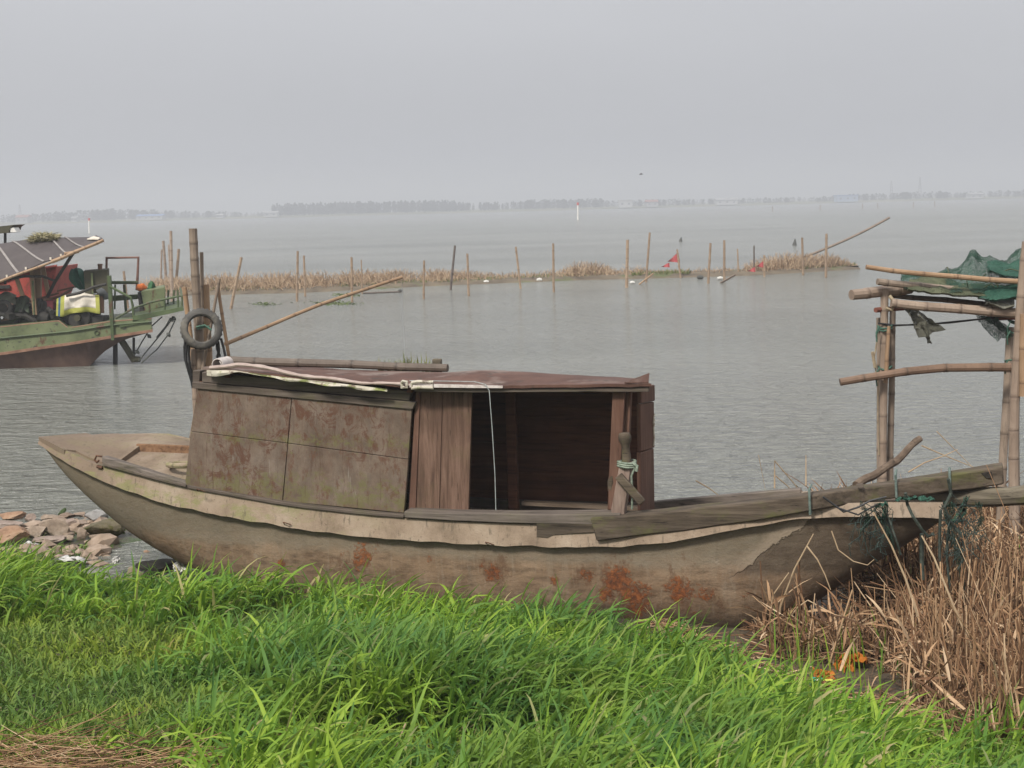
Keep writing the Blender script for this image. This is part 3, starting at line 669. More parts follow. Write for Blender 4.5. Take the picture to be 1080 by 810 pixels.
# roof shape
def roof_near(s):
    P = ROOFN; return float(np.interp(s, P[:, 0], P[:, 1]))
ROOFN = np.array([hit(px, py, .03) for px, py in ((213,388.5),(300,397),(370,403),(437,408.5),(500,409),(560,408),(620,407),(687,406.5))])
RS0, RS1 = ROOFN[0, 0], ROOFN[-1, 0]; RV0, RV1 = .03, 1.34
def roofz(s, v):
    q = (v-RV0)/(RV1-RV0); cr = np.interp(s, [-2.2, -.35, RS1], [.0, .10, -.01])
    return roof_near(s) - .125*q + cr*math.sin(math.pi*min(1, max(0, q)))
def roof():
    n, k = 46, 16; up = []; lo = []
    for i in range(n):
        r1 = []; r2 = []
        for j in range(k):
            q = j/(k-1); v = RV0 + q*(RV1-RV0); f = i/(n-1); s1 = RS1 - .34*q; s = RS0 + f*(s1-RS0)
            wob = .006*mnoise.noise(Vector((s*3, v*4, 1))) + .003*mnoise.noise(Vector((s*11, v*9, 4)))
            if j == 0: wob += .006*mnoise.noise(Vector((s*8, 2, 7)))
            z = roofz(s, v) + wob
            r1.append(W(s, v, z + .012)); r2.append(W(s, v, z - .008))
        up.append(r1 + list(reversed(r2)))
    m = MB(); m.loft(up, True, True, True); rf = part('roof', m, FELT, boat, sharp=50)
    # wood edge below the felt on the open front part, the white batten, the curled corner
    m = MB(); pts = [(437,409.5),(500,410.5),(600,409.5),(684,408.5)]; pl = [(684,413.5),(600,413.5),(500,414),(437,413)]
    m.prism([H3(x, y, .045) for x, y in pts + pl], LT*.04); part('eaves_board', m, TRIMW, rf, bevel=.003)
    m = MB(); m.prism([H3(432,404.5,.018), H3(530,407,.018), H3(530,409.4,.018), H3(432,408.5,.018)], LT*.01); part('white_batten', m, simple('flaky_white', [(.3, (.38, .32, .29)), (.6, (.6, .55, .52))], 30, bump=.2), rf)
    m = MB(); c = [W(RS1-.19, .05, roofz(RS1-.19, .05)+.014), W(RS1-.02, .03, roofz(RS1, .03)+.014), W(RS1-.03, .12, roofz(RS1, .1)+.075), W(RS1-.2, .2, roofz(RS1-.2, .2)+.016)]
    m.prism(c, UP*.008); part('curled_corner', m, FELT, rf)
    # folded tarp edge lying on the near eave
    m = MB(); pts = []; rr = []
    for q in np.linspace(0, 1, 60):
        px = 222 + q*214; py = np.interp(px, [222, 232, 252, 290, 330, 380, 436], [388, 386.5, 384, 390, 398, 403, 406.5])
        p = H3(px, py + .8*math.sin(q*19), .035); pts.append(p); rr.append((.024 - .009*q)*(1 + .45*mnoise.noise(Vector((q*22, 3, 1)))))
    m.tube(pts, rr, 9, squash=.7); part('rolled_edge', m, PINKT, rf)
    m = MB(); rows = []
    for q in np.linspace(0, 1, 40):
        px = 218 + q*190; y0 = np.interp(px, [218, 245, 262, 300, 380, 410], [390.5, 390.5, 393, 398, 407, 411]); dp = np.interp(px, [218, 243, 250, 262, 300, 380, 408], [5.5, 5, .8, .8, 3, 3.6, 2.6])
        a = H3(px, y0, .022); b = H3(px, y0+dp*(1+.25*math.sin(q*31)), .012 + .01*math.sin(q*26)); rows.append([a, a*.5+b*.5 - LT*.012*math.sin(q*17), b, b + LT*.006, a + LT*.012])
    m.loft(rows, True, True, True); part('tarp_fringe', m, CREAM, rf)
    m = MB(); c = H3(229, 385, .06); ring = [c + (LT*.3 + AX*1).normalized()*0 + AX*(.0) for _ in range(1)]
    spiral = []
    for a in np.linspace(0, 4.6*math.pi/2, 26): spiral.append((.052 - .016*a/7.2, a))
    rows = []
    for dv_ in (0.0, .16):
        rows.append([c + LT*dv_ + AX*(r_*math.cos(a)) + UP*(r_*math.sin(a)) for r_, a in spiral] + [c + LT*dv_ + AX*((r_-.006)*math.cos(a)) + UP*((r_-.006)*math.sin(a)) for r_, a in reversed(spiral)])
    m.loft(rows, True, True, True); part('tarp_roll', m, simple('roll_tarp', [(.3, (.36, .32, .29)), (.7, (.55, .5, .47))], 12, bump=.2), rf)
    m = MB(); a = H3(424, 403.5, .02)
    for dx, w_ in ((0, .035), (.075, .16)):
        m.tube([a + AX*dx, a + AX*(dx+w_*.3) - LT*.012 + UP*.01, a + AX*(dx+w_) + UP*.006, a + AX*(dx+w_) - UP*.035, a + AX*(dx+w_*.4) - LT*.012 - UP*.03, a + AX*dx - UP*.04, a+AX*dx], .012, 7)
    part('tarp_knot', m, CREAM, rf)
    cab = MB(); pts = [H3(432, 401.5, .1), H3(470, 402, .06), H3(500, 402.5, .03), H3(512, 405.5, .0), H3(516, 412, -.005), H3(519, 450, .0), H3(522, 500, .004), H3(523, 538, .01)]
    cab.tube(pts, .0032, 6); part('hanging_cable', cab, simple('pale_cable', [(.4, (.26, .28, .27)), (.6, (.36, .38, .37))], 20, bump=0), rf)
roof()
# ceiling beams under the roof
for k, s in enumerate(np.linspace(RS0+.15, RS1-.35, 5)):
    m = MB(); m.prism([W(s, .1, roofz(s, .1)-.012), W(s, .7, roofz(s, .7)-.012), W(s, 1.28, roofz(s, 1.28)-.012), W(s, 1.28, roofz(s, 1.28)-.06), W(s, .7, roofz(s, .7)-.06), W(s, .1, roofz(s, .1)-.06)], AX*.04); part('roof_beam', m, DARKW, boat)
# far wall in two tiers, rear wall, front end boards, posts
VF = 1.22
def farz(s): return gz(s) - HEEL*VF
sfl, sfr = s_cl + .02, s_cr - .10
zm = lambda s: (farz(s) + roofz(s, VF))*.5
for a, b in ((lambda s: farz(s)+.02, lambda s: zm(s)-.001), (lambda s: zm(s)+.001, lambda s: roofz(s, VF)-.015)):
    ns = np.linspace(sfl, sfr, 8); m = MB()
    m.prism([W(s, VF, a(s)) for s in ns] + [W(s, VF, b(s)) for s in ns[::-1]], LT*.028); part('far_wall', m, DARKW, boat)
m = MB(); ns = np.linspace(sfl, sfr, 8); m.prism([W(s, VF-.06, farz(s)-.02) for s in ns] + [W(s, VF-.06, farz(s)+.055) for s in ns[::-1]], LT*.055); part('far_sill', m, TRIMW, boat)
m = MB(); m.prism([W(sfl+.0, VB+.05, gz(sfl)-.1), W(sfl+.0, VF, farz(sfl)-.05), W(sfl+.07, VF, roofz(sfl+.07, VF)-.02), W(sfl+.1, .7, roofz(sfl+.1, .7)-.02), W(sfl+.12, VT+.05, roofz(sfl+.1, VT)-.03)], AX*.025); part('rear_wall', m, PANM, boat)
# bow end of the cabin: corner post, inner jamb, boards on the far half
def pole_quad(pl, v, th, name, mat, bev=.006):
    m = MB(); m.prism([H3(x, y, v) for x, y in pl], LT*th); return part(name, m, mat, boat, bevel=bev)
pole_quad([(640.5,538),(652,538),(659,412),(646,412)], .10, .05, 'corner_post', POSTW)
pole_quad([(653,537),(659,537),(665.5,413),(660,413)], .16, .06, 'corner_post', POSTW)
def end_board(z0f, z1f, v0, v1, name, ds=0):
    s = s_cr + .02 + ds; m = MB()
    def zz(v, f): b = gz(s) - HEEL*v; return b + f*(roofz(s, v) - b)
    m.prism([W(s, v0, zz(v0, z0f)), W(s, v1, zz(v1, z0f)), W(s, v1, zz(v1, z1f)), W(s, v0, zz(v0, z1f))], AX*.03); part(name, m, POSTW, boat, bevel=.008)
end_board(-.02, .484, .55, 1.04, 'end_board'); end_board(.488, .84, .55, 1.05, 'end_board', .004); end_board(.845, .97, .55, 1.05, 'end_board', .012)
m = MB(); s = s_cr + .058; a = W(s, .97, gz(s)-HEEL*.97+.50); m.tube([a, a+UP*.06+AX*.01, a+UP*.13+AX*.004, a+UP*.17+AX*.012], .006, 6)
for k in range(6): m.tube([a+UP*(.16), a+UP*(.19+.01*k)+LT*(.03*math.cos(k))+AX*.012], .003, 4)
part('rope_scrap', m, simple('pale_rope', [(.4, (.35, .3, .22)), (.6, (.48, .43, .34))], 30, bump=.2), boat)
# inner post and loose board seen through the opening
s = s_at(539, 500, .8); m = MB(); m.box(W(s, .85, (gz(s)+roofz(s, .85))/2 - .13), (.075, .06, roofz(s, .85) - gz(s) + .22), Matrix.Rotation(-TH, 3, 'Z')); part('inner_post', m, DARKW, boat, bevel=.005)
m = MB(); a = W(s_at(548, 527, .9), .95, gz(0) - .075); b = W(s_cr-.03, 1.02, gz(0)-.07-.03); m.hexa([a, b, b+LT*.08, a+LT*.08, a+UP*.025, b+UP*.025, b+UP*.025+LT*.08, a+UP*.025+LT*.08]); part('loose_board', m, wood('pale_board', (.28, .21, .15), (.36, .28, .21), (.14, .1, .07), 's'), boat)
m = MB(); m.prism([W(s_cr+.02, 1.12, gz(s_cr)-HEEL*1.12-.02), W(S1-1.0, 1.12-.1, gz(S1-1.)-HEEL*1.1-.02), W(S1-1.0, 1.02, gz(S1-1.)-HEEL*1.1+.06), W(s_cr+.02, 1.12, gz(s_cr)-HEEL*1.12+.06)], LT*.07); part('far_rail', m, RAILW, boat, bevel=.006)
# carved mooring post with knob, strut and rope lashing
c = H3(653, 536, .06); m = MB(); ax_ = (H3(661, 487, .06) - c)
rt = Matrix.Rotation(-TH, 3, 'Z')
def sq(p, a, b): return [p + rt @ Vector((x*a, y*b, 0)) for x, y in ((-1,-1),(1,-1),(1,1),(-1,1))]
m.loft([sq(c-UP*.1, .047, .045), sq(c, .047, .045), sq(c+ax_, .041, .04)], True, True, False)
k0 = c + ax_; k1 = H3(658.5, 456, .06)
part('mooring_post', m, wood('pale_post_wood', (.21, .15, .12), (.30, .23, .19), (.09, .06, .045), 'z'), boat, bevel=.006)
m = MB(); d = k1 - k0; m.tube([k0 - UP*.005, k0 + d*.25, k0 + d*.55, k0 + d*.62, k0 + d*.72, k0 + d*.86, k0 + d*.97, k0 + d], [.034, .031, .027, .033, .043, .045, .038, .018], 12); part('knob', m, TIMB, boat)
m = MB(); a = H3(651.5, 502, -.02); b = H3(677, 531, -.02); n_ = (b-a).normalized(); w_ = LT.cross(n_).normalized()*.028; m.hexa([a-w_, a-w_+LT*.035, b-w_+LT*.035, b-w_, a+w_, a+w_+LT*.035, b+w_+LT*.035, b+w_]); part('strut', m, TIMB, boat, bevel=.006)
m = MB(); a = H3(646, 498, .12); b = H3(644, 518, .12); m.tube([a, a*.5+b*.5, b], [.018, .028, .02], 8); part('strut', m, TIMB, boat)
m = MB()
for k in range(3):
    cc = k0 - UP*(.0 + .014*k) ; m.tube([cc + rt @ Vector((math.cos(a)*.062*max(.75, 1), math.sin(a)*.062, .004*math.sin(2*a))) for a in np.linspace(0, 2*math.pi, 17)], .008, 6, caps=False)
a = H3(667, 488, .03); m.tube([k0 + AX*.05, a + UP*.0, H3(669, 494, .03), H3(666, 502, .03), H3(667, 520, .04), H3(666.5, 537, .05)], .008, 6)
m.tube([a, H3(672, 492, .02), H3(671, 497, .02)], .012, 6); part('rope_lashing', m, simple('green_grey_rope', [(.4, (.13, .16, .12)), (.6, (.24, .28, .22))], 40, bump=.3), boat)

# things lying on the boat
BEAMV = lambda px: float(np.interp(px, [640, 700, 850, 885, 930, 990, 1058], [-.05, -.01, .03, .14, .31, .42, .52]))
def timber():
    top = [(622,547),(660,543.5),(720,538),(800,529.5),(860,521.5),(930,512),(1000,501),(1040,494.5),(1058,491.5)]
    bot = [(629,571),(662,567),(720,560.5),(800,549),(860,538.5),(930,527.5),(1000,519.5),(1040,514),(1059,511)]
    rings = []
    for (a, b) in zip(top, bot):
        v = BEAMV(a[0]); p = H3(*a, v); q = H3(*b, v)
        rings.append([q, q + LT*.15, p + LT*.15, p])
    fine = []
    for i in range(len(rings)-1):
        for t in np.linspace(0, 1, 5)[:-1 if i < len(rings)-2 else None]: fine.append([a*(1-t)+b*t for a, b in zip(rings[i], rings[i+1])])
    fine = [[p + LT*.008*mnoise.noise(p*4+Vector((k*3, 0, 0))) + UP*(.006*mnoise.noise(p*5) + .002*mnoise.noise(p*22)) for k, p in enumerate(r)] for r in fine]
    m = MB(); m.loft(fine, True, True, False); t = thing('timber_beam', 'long heavy grey timber beam lying along the near gunwale and out past the bow', 'beam', fine[0][0])
    o = part('beam_body', m, TIMB, t, bevel=.012)
    m = MB(); m.prism([H3(903,511,.20), H3(905,515,.20), H3(911,515,.20), H3(910,510,.20)], LT*.02); part('wedge', m, TRIMW, t)
    m = MB(); m.prism([H3(1046,497.5,.485), H3(1034,499,.485), H3(1040,504,.485), H3(1047,504,.485)], LT*.01); part('notch', m, simple('notch_black', [(.4, (.012, .01, .008)), (.6, (.03, .025, .02))], 20, bump=.2), t)  # near-black plate laid on the beam face where its end is notched
    m = MB()
    for px, yt, yb in ((944.5, 502, 523), (853.5, 518, 541), (1001.5, 500, 522)):
        vv = BEAMV(px) - .008; a = H3(px, yt-1.5, vv); b = H3(px+1, yb+1, vv); m.tube([a + LT*.17, a + UP*.005, a - LT*.005, (a+b)/2 - LT*.004, b - LT*.004, b + LT*.17 - UP*.005], .0085, 6)
    part('rope_tie', m, simple('teal_rope', [(.4, (.07, .10, .085)), (.6, (.14, .18, .16))], 30, bump=.2), t)
    return fine
timber()
def logpole(name, p0, p1, r0, r1, mat, label, cat, wob=.01, n=14, seg=10, seed=1, curve=Vector(), group=None):
    p0 = Vector(p0); p1 = Vector(p1); pts = []; rr = []
    for q in np.linspace(0, 1, n):
        pts.append(p0 + (p1-p0)*q + curve*(4*q*(1-q)) + Vector((mnoise.noise(Vector((q*4, seed, 0))), mnoise.noise(Vector((q*4, seed, 5))), mnoise.noise(Vector((q*4, seed, 9)))))*wob)
        rr.append((r0 + (r1-r0)*q)*(1 + .10*mnoise.noise(Vector((q*9, seed, 3)))))
    m = MB(); m.tube(pts, rr, seg); return single(name, m, mat, label, cat, group)
MOSSW = wood('mossy_log', (.12, .10, .072), (.19, .165, .12), (.05, .042, .03), 's', .75)
logpole('log', H3(945, 527.5, .60), H3(1120, 521, .50), .062, .068, MOSSW, 'mossy grey log under the beam end, running out of the photo at right', 'log', .012)
# bamboo
def bamboo_mat(name, a, b, mark):
    t = NT(name); al = t.map((1, 1, 1)); c = t.ramp(t.noise(al, 4, 7, .65), [(.3, a), (.7, b)])
    c = t.mix(t.mrange(t.objrand(), 0, 1, 0, .35), c, tuple(x*.6 for x in a))
    c = t.mix(t.math('MULTIPLY', t.mrange(t.noise(t.map((14, 14, 2)), 3, 6, .7), .52, .68), .5), c, tuple(x*.5 for x in a))
    c = t.mix(t.attr('ring_hollow_mark'), c, mark); c = t.mix(t.mrange(t.attr('ring_hollow_mark'), .92, .99), c, (.012, .009, .007)); t.bump(t.noise(t.map((20, 20, 4)), 4, 5, .7), .25, .004); return t.done(c, .6, .35)  # node rings, then open ends blackened inside: the hollow's shade put into the colour
BAMG = bamboo_mat('grey_bamboo', (.18, .135, .10), (.30, .235, .18), (.08, .06, .045))
BAMO = bamboo_mat('tan_bamboo', (.26, .16, .09), (.38, .255, .155), (.11, .065, .04))
BAMX = bamboo_mat('brown_bamboo', (.13, .08, .052), (.24, .155, .105), (.06, .04, .028))
BAMP = bamboo_mat('pale_bamboo', (.24, .175, .13), (.38, .295, .225), (.12, .085, .065))
BAMD = bamboo_mat('dark_bamboo', (.10, .075, .058), (.19, .15, .12), (.04, .03, .025))
def bamboo_mb(p0, p1, r0, r1=None, node=.26, n=10, curve=Vector(), open_end=True, seed=0, mb=None, wob=.006):
    p0 = Vector(p0); p1 = Vector(p1); r1 = r1 or r0*.85; L = (p1-p0).length; m = mb or MB(); node = max(node, L/45)
    ks = [0.0]; x = node*(.4 + .4*random.random())
    while x < L - .03: ks.append(x); x += node*random.uniform(.85, 1.2)
    pts = []; rr = []; mk = []
    def P(d):
        q = d/L; return p0 + (p1-p0)*q + curve*(4*q*(1-q)) + Vector((mnoise.noise(Vector((q*3, seed, 0))), mnoise.noise(Vector((q*3, seed, 5))), mnoise.noise(Vector((q*3, seed, 9)))))*wob
    e = min(.012, node*.12) + r0*.12
    for i, k in enumerate(ks):
        if i == 0: pts.append(P(0)); rr.append(1); mk.append(0); continue
        for d, f, mm in ((-e*1.6, 1, 0), (-e*.5, 1.07, .25), (0, 1.0, .85), (e*.6, 1.09, .3), (e*1.8, 1, 0)):
            if 0 < k+d < L: pts.append(P(k+d)); rr.append(f); mk.append(mm)
    pts.append(P(L)); rr.append(1); mk.append(.1)
    rad = [f*(r0 + (r1-r0)*min(1, (p-p0).length/L)) for f, p in zip(rr, pts)]
    if open_end:
        t = (pts[-1]-pts[-2]).normalized(); pts += [pts[-1] + t*.0005, pts[-1] - t*.05]; rad += [rad[-1]*.72, rad[-1]*.68]; mk += [.4, 1]
    o = m.tube(pts, rad, n)
    for i, q in enumerate(mk):
        for j in range(n): m.mark[o + i*n + j] = q
    return m
def bamboo(name, p0, p1, r0, mat, label, cat='bamboo pole', group=None, **k):
    return single(name, bamboo_mb(p0, p1, r0, **k), mat, label, cat, group)
def on_roof(px, py, v, r): s, _ = hit(px, py, v); return W(s, v, roofz(s, v) + r + .012)
a = on_roof(243, 383, .78, .034); b = on_roof(472, 381, .80, .034)
bamboo('bamboo_pole', a, b, .036, BAMD, 'thick dark bamboo pole lying lengthwise on the brown cabin roof', node=.42, open_end=True)
pg = on_roof(461, 381, .84, 0); m = MB(); m.box(pg + UP*.045, (.07, .05, .12), Matrix.Rotation(-TH, 3, 'Z'));
single('wooden_peg', m, MOSSW, 'short mossy wooden peg on the roof beside the end of the dark bamboo', 'peg', bevel=.01)
# ------------------------------------------------------------------ bamboo cluster with the tyre, behind the sampan
def standing(name, px, py, pxb, pyb, y, r, mat, label, cat, group=None, zb=-.5, **k):
    """a pole whose top and whose lower seen end are given; it goes on down into the lake bed"""
    t_ = at(px, py, y); l = at(pxb, pyb, y); d = (l - t_); b = t_ + d*((zb - t_.z)/d.z)
    return bamboo(name, b, t_, r, mat, label, cat, group, **k)
yc = 12.6; pw = yc/FPX/2
bamboo_post = lambda *a, **k: standing('bamboo_post', *a, **k)
g_ = 'bamboo posts bunched together behind the cabin'
bamboo_post(203.5, 241, 212, 400, yc, 10.2*pw, BAMG, 'tallest and thickest grey bamboo post through the hanging tyre', 'bamboo post', g_, node=.16)
bamboo_post(212.5, 266, 215, 400, yc+.12, 4.8*pw, BAMG, 'thin grey bamboo post tucked behind the thickest one', 'bamboo post', g_, node=.3)
bamboo_post(216.5, 300, 221, 400, yc+.14, 9.5*pw, BAMO, 'stout brown bamboo post right of the thickest one inside the tyre', 'bamboo post', g_)
bamboo_post(194.5, 303, 206.5, 400, yc+.10, 6.2*pw, BAMO, 'tan bamboo post leaning right, left of the tyre top', 'bamboo post', g_)
bamboo_post(231.5, 294, 222, 346, yc-.07, 3.6*pw, BAMG, 'thin grey stick leaning left through the tyre hole', 'bamboo post', g_, zb=.9)
bamboo_post(230, 304, 244, 392, yc+.25, 4.2*pw, BAMO, 'slim tan bamboo leaning left beside the tyre, long pole tied to it', 'bamboo post', g_)
bamboo_post(204, 368, 206, 420, yc-.02, 7*pw, BAMP, 'short pale bamboo stub below the tyre', 'bamboo post', g_)
RUBR = simple('old_rubber', [(.3, (.05, .047, .043)), (.6, (.085, .08, .073)), (.8, (.13, .122, .11))], 9, rough=.75, bump=.4, over=[((.13, .12, .10), 5, .6, .06)])
def tyre(c, R_, r_, nrm, label):
    nrm = nrm.normalized(); u = nrm.cross(UP).normalized(); w = nrm.cross(u); m = MB(); n = 56; rings = []
    for k in range(n):
        a = 2*math.pi*k/n; rad = u*math.cos(a) + w*math.sin(a); ring = []
        tr = .006 if k % 2 else -.003
        for p_, q_ in ((-.62,-.75),(-.30,-1.0),(.30,-.98),(.82,-.70),(1.0,-.35),(1.0,.35),(.82,.70),(.30,.98),(-.30,1.0),(-.62,.75),(-.50,.55),(.45,.6),(.62,0),(.45,-.6),(-.50,-.55)):
            rr = R_ - r_ + p_*r_ + (tr if p_ > .9 else 0); ring.append(c + rad*rr + nrm*q_*r_*1.05)
        rings.append(ring)
    rings.append(rings[0]); m.loft(rings, True, False, True); single('tyre', m, RUBR, label, 'tyre', sharp=40)
tc = at(212.5, 347, yc-.14); tyre(tc, 21.5*yc/FPX, 4.7*yc/FPX, Vector((.30, -1, .22)), 'old worn grey tyre hung round the bunched bamboo posts')
HOSE = simple('black_hose', [(.4, (.018, .018, .018)), (.6, (.04, .04, .042))], 20, rough=.5, bump=.1)
m = MB()
for pts in ([(196,356),(194.5,366),(195,378),(199,392),(202,402),(203.5,410)], [(198,360),(196,372),(196.5,382),(201,394),(204,404)], [(200,362),(199,372),(200,386),(203,396)], [(228,358),(229,368),(232,376)], [(233,357),(236,368),(238,378)], [(230,360),(231,370),(229,377)]):
    m.tube([at(px, py, yc-.12+.02*i) for i, (px, py) in enumerate(pts)], .012, 7)
single('black_ropes', m, HOSE, 'black ropes trailing below the tyre down to the cabin corner', 'rope')
m = MB(); m.tube([at(px, py, yc-.16) for px, py in ((207,345),(211,344),(216,343),(220,346),(223,348))], .010, 6); m.tube([at(px, py, yc-.15) for px, py in ((208,347),(213,345.5),(221,344))], .008, 6)
GREENR = simple('green_twine', [(.4, (.035, .085, .06)), (.6, (.07, .14, .10))], 30, bump=.2)
single('green_twine', m, GREENR, 'green twine tied around the posts inside the tyre', 'twine')
bamboo('bamboo_pole', at(237.5, 363, 12.95), at(424, 292.5, 14.6), .019, BAMO, 'long slanting tan bamboo pole over the water behind the cabin', 'bamboo pole', node=.3, curve=Vector((0, 0, .03)), n=8)
m = MB(); m.tube([at(424, 293, 14.6), at(424.5, 330, 14.6), at(427, 374, 14.6)], .0022, 4); single('fishing_line', m, simple('line_grey', [(.4, (.3, .3, .3)), (.6, (.35, .35, .35))], 5, bump=0), 'fine line hanging straight down from the slanting bamboo pole', 'line')

# ------------------------------------------------------------------ islet, posts, flags
IY = 57.0
def islet():
    xs = np.linspace(150, 908, 140); rows = []
    for px in xs:
        base = np.interp(px, [150, 320, 450, 600, 680, 800, 908], [313, 309, 302, 296, 294, 290.5, 284]); p = onz(px, base)
        wd = np.interp(px, [150, 400, 500, 700, 860, 908], [4.5, 4, 3.2, 2.5, 2.0, .3]); hh = .14 + .05*mnoise.noise(Vector((px*.05, 0, 0)))
        rows.append([p + Vector((0, -.6, -.35)), p + Vector((0, .1, .03)), p + Vector((0, .8, hh)), p + Vector((0, wd, hh)), p + Vector((0, wd+1.5, -.3))])
    m = MB(); m.loft(rows, closed=False, caps=False)
    single('mud_bank', m, simple('islet_mud', [(.3, (.07, .055, .04)), (.7, (.17, .135, .09))], 1.2, rough=.95, bump=.3, over=[((.09, .105, .04), .5, .60, .05)]), 'low strip of mud out in the lake carrying dead reeds', kind='structure', norm=False)
    P = []; Wd = []; AZ = []; cols = []
    N = 15000
    px = rng.uniform(150, 905, N); q = np.array([mnoise.noise(Vector((x*.035, 7, 0))) for x in px])
    base = np.interp(px, [150, 320, 450, 600, 680, 800, 908], [313, 309, 302, 296, 294, 290.5, 284]); dens = np.interp(px, [150, 230, 440, 470, 540, 590, 600, 640, 660, 670, 700, 780, 800, 890, 905], [.9, 1, 1, .8, .35, .4, 1, .9, .3, .8, .25, .3, 1, 1, .5])
    hgt = .85*np.interp(px, [150, 300, 440, 480, 550, 595, 612, 640, 655, 668, 690, 780, 800, 830, 880, 905], [.75, .85, .75, .65, .35, .45, .85, .75, .3, .75, .3, .35, .7, 1.05, .85, .25])
    keep = rng.uniform(0, 1, N) < dens*(.65 + .7*q); px = px[keep]; base = base[keep]; hgt = hgt[keep]; n = len(px)
    off = rng.uniform(0, 1, n)**.8*np.interp(px, [150, 400, 500, 700, 860, 908], [4.5, 4, 3.2, 2.5, 2.0, .4])
    y = CAM_H*FPX/np.maximum(1, (base - (219 - (px-540)*.0262))) + off; x = (px-540)/FPX*y
    b = np.stack([x, y, np.full(n, .05)], -1); az = rng.uniform(0, 6.28, n); a0 = np.abs(rng.normal(.25, .35, n)); L = hgt*rng.uniform(.35, 1.0, n)
    C = curves_np(b, az, L, a0, rng.uniform(.1, 1.5, n), 3)
    V, F = tubes_np(C, np.linspace(1, .4, 4)[None, :]*np.full((n, 1), .016), 3)
    t = NT('dead_reed_far'); t.done(t.ramp(t.island(), [(0, (.21, .14, .085)), (.5, (.36, .25, .16)), (1, (.50, .375, .25))]), .9, .15)
    tag(np_mesh('islet_reeds', V, F, t.m, loc=(0, IY, 0)), 'dry brown reeds growing along the strip of mud', kind='stuff')
    # green growth at its foot
    n = 1900; px = np.concatenate([rng.uniform(150, 300, 300), rng.uniform(430, 640, 400), rng.uniform(670, 730, 700), rng.uniform(850, 905, 300), rng.uniform(360, 440, 200)]); base = np.interp(px, [150, 320, 450, 600, 680, 800, 908], [313, 309, 302, 296, 294, 290.5, 284])
    y = CAM_H*FPX/(base - (219 - (px-540)*.0262)) + rng.uniform(.0, 1.2, n); x = (px-540)/FPX*y
    C = curves_np(np.stack([x, y, np.full(n, .05)], -1), rng.uniform(0, 6.28, n), rng.uniform(.1, .28, n), np.abs(rng.normal(0, .4, n)), rng.uniform(.2, 1.4, n), 3)
    V, F = ribbons_np(C, np.linspace(1, .1, 4)[None, :]*np.full((n, 1), .025), rng.uniform(0, 6.28, n), .3)
    tag(np_mesh('islet_grass', V, F, leafmat('islet_green', (.09, .12, .03), (.19, .20, .07)), loc=(0, IY, 0)), 'fresh green grass at the foot of the dead reeds', kind='stuff')
islet()
STKB = bamboo_mat('stake_bamboo', (.25, .17, .11), (.36, .26, .17), (.12, .08, .055))
STKD = bamboo_mat('stake_dark', (.09, .07, .06), (.15, .12, .10), (.05, .04, .03))
gS = 'bamboo stakes standing in the lake near the islet'
def stake(xt, yt, xb, yb, wpx, label, mat=None, **k):
    b = onz(xb, yb); t_ = at(xt, yt, b.y); d = (t_-b).normalized()
    bamboo('bamboo_stake', b - d*.6, t_, wpx*b.y/FPX/2, mat or STKB, label, 'stake', gS, node=.35, n=6, **k)
stake(254.7,271.3,243.5,325.8,3.6,'stake leaning right in the water just right of the tyre posts')
stake(314,264.8,313.3,318,3.0,'taller upright stake of the close pair above the slanting pole')
stake(320.5,269.5,322,312.8,2.6,'shorter stake of the close pair above the slanting pole')
stake(370.8,271.3,371.4,318.8,3.0,'upright stake crossed near its foot by the slanting bamboo pole')
stake(381,274,382,310,1.6,'very thin brown stake just right of the stake behind the slanting pole')
stake(447.3,274.7,447,315.4,2.8,'short stake right of the tip of the long slanting pole')
stake(479.9,258.9,475.2,306,3.0,'dark grey stake leaning right, darkest of the stakes',STKD)
stake(492.9,267.5,494.4,312.3,3.0,'pale straight stake just right of the dark leaning stake')
stake(544,260.2,549.1,304.3,2.8,'stake leaning left with a twig at its foot, above the roof')
stake(583.4,256.8,584.1,308.2,3.0,'straight stake in front of the left end of the middle reed clump')
stake(661.9,252.9,660.9,303.5,3.8,'thickest tan stake, slightly bent, right of the middle reed clump')
stake(685.3,245.2,681.4,297.8,2.8,'tall stake leaning right next to the red flags')
stake(749.4,256.4,747,299,3.0,'left stake of the pair standing right of the left flag pole')
stake(763.9,253.3,763.9,295.8,3.0,'right stake of the pair standing right of the left flag pole')
stake(777.8,262.5,778.9,290,1.8,'thin short stake just left of the reed mound',)
stake(795.3,259,795.3,289.4,2.0,'thin greyish stake at the left edge of the reed mound',STKD)
stake(846,250.6,847,290.3,2.8,'stake in front of the middle of the reed mound')
stake(871.7,246.4,871,293,3.0,'stake in front of the right part of the reed mound, tallest there')
stake(188.6,262.5,185.5,303,3.4,'tan stake right of the tall white poles behind the green stern')
stake(130.5,286,135,325,3.0,'short stake seen through the frame of the green boat')
stake(180.2,243.6,181.8,322,3.6,'tallest whitish pole behind the stern of the green boat',BAMP)
stake(172.2,254,176,304,3.2,'whitish pole second in height behind the green stern',BAMP)
stake(170.6,263,169.5,303,2.2,'thin pale pole left of the whitish poles behind the green stern',BAMP)
stake(177.8,258,180.5,310,2.0,'thin pale pole leaning between two whitish poles at the green stern',BAMP)
FLAGM = simple('faded_red_cloth', [(.3, (.30, .045, .05)), (.7, (.42, .09, .09))], 6, rough=.8, bump=.2)
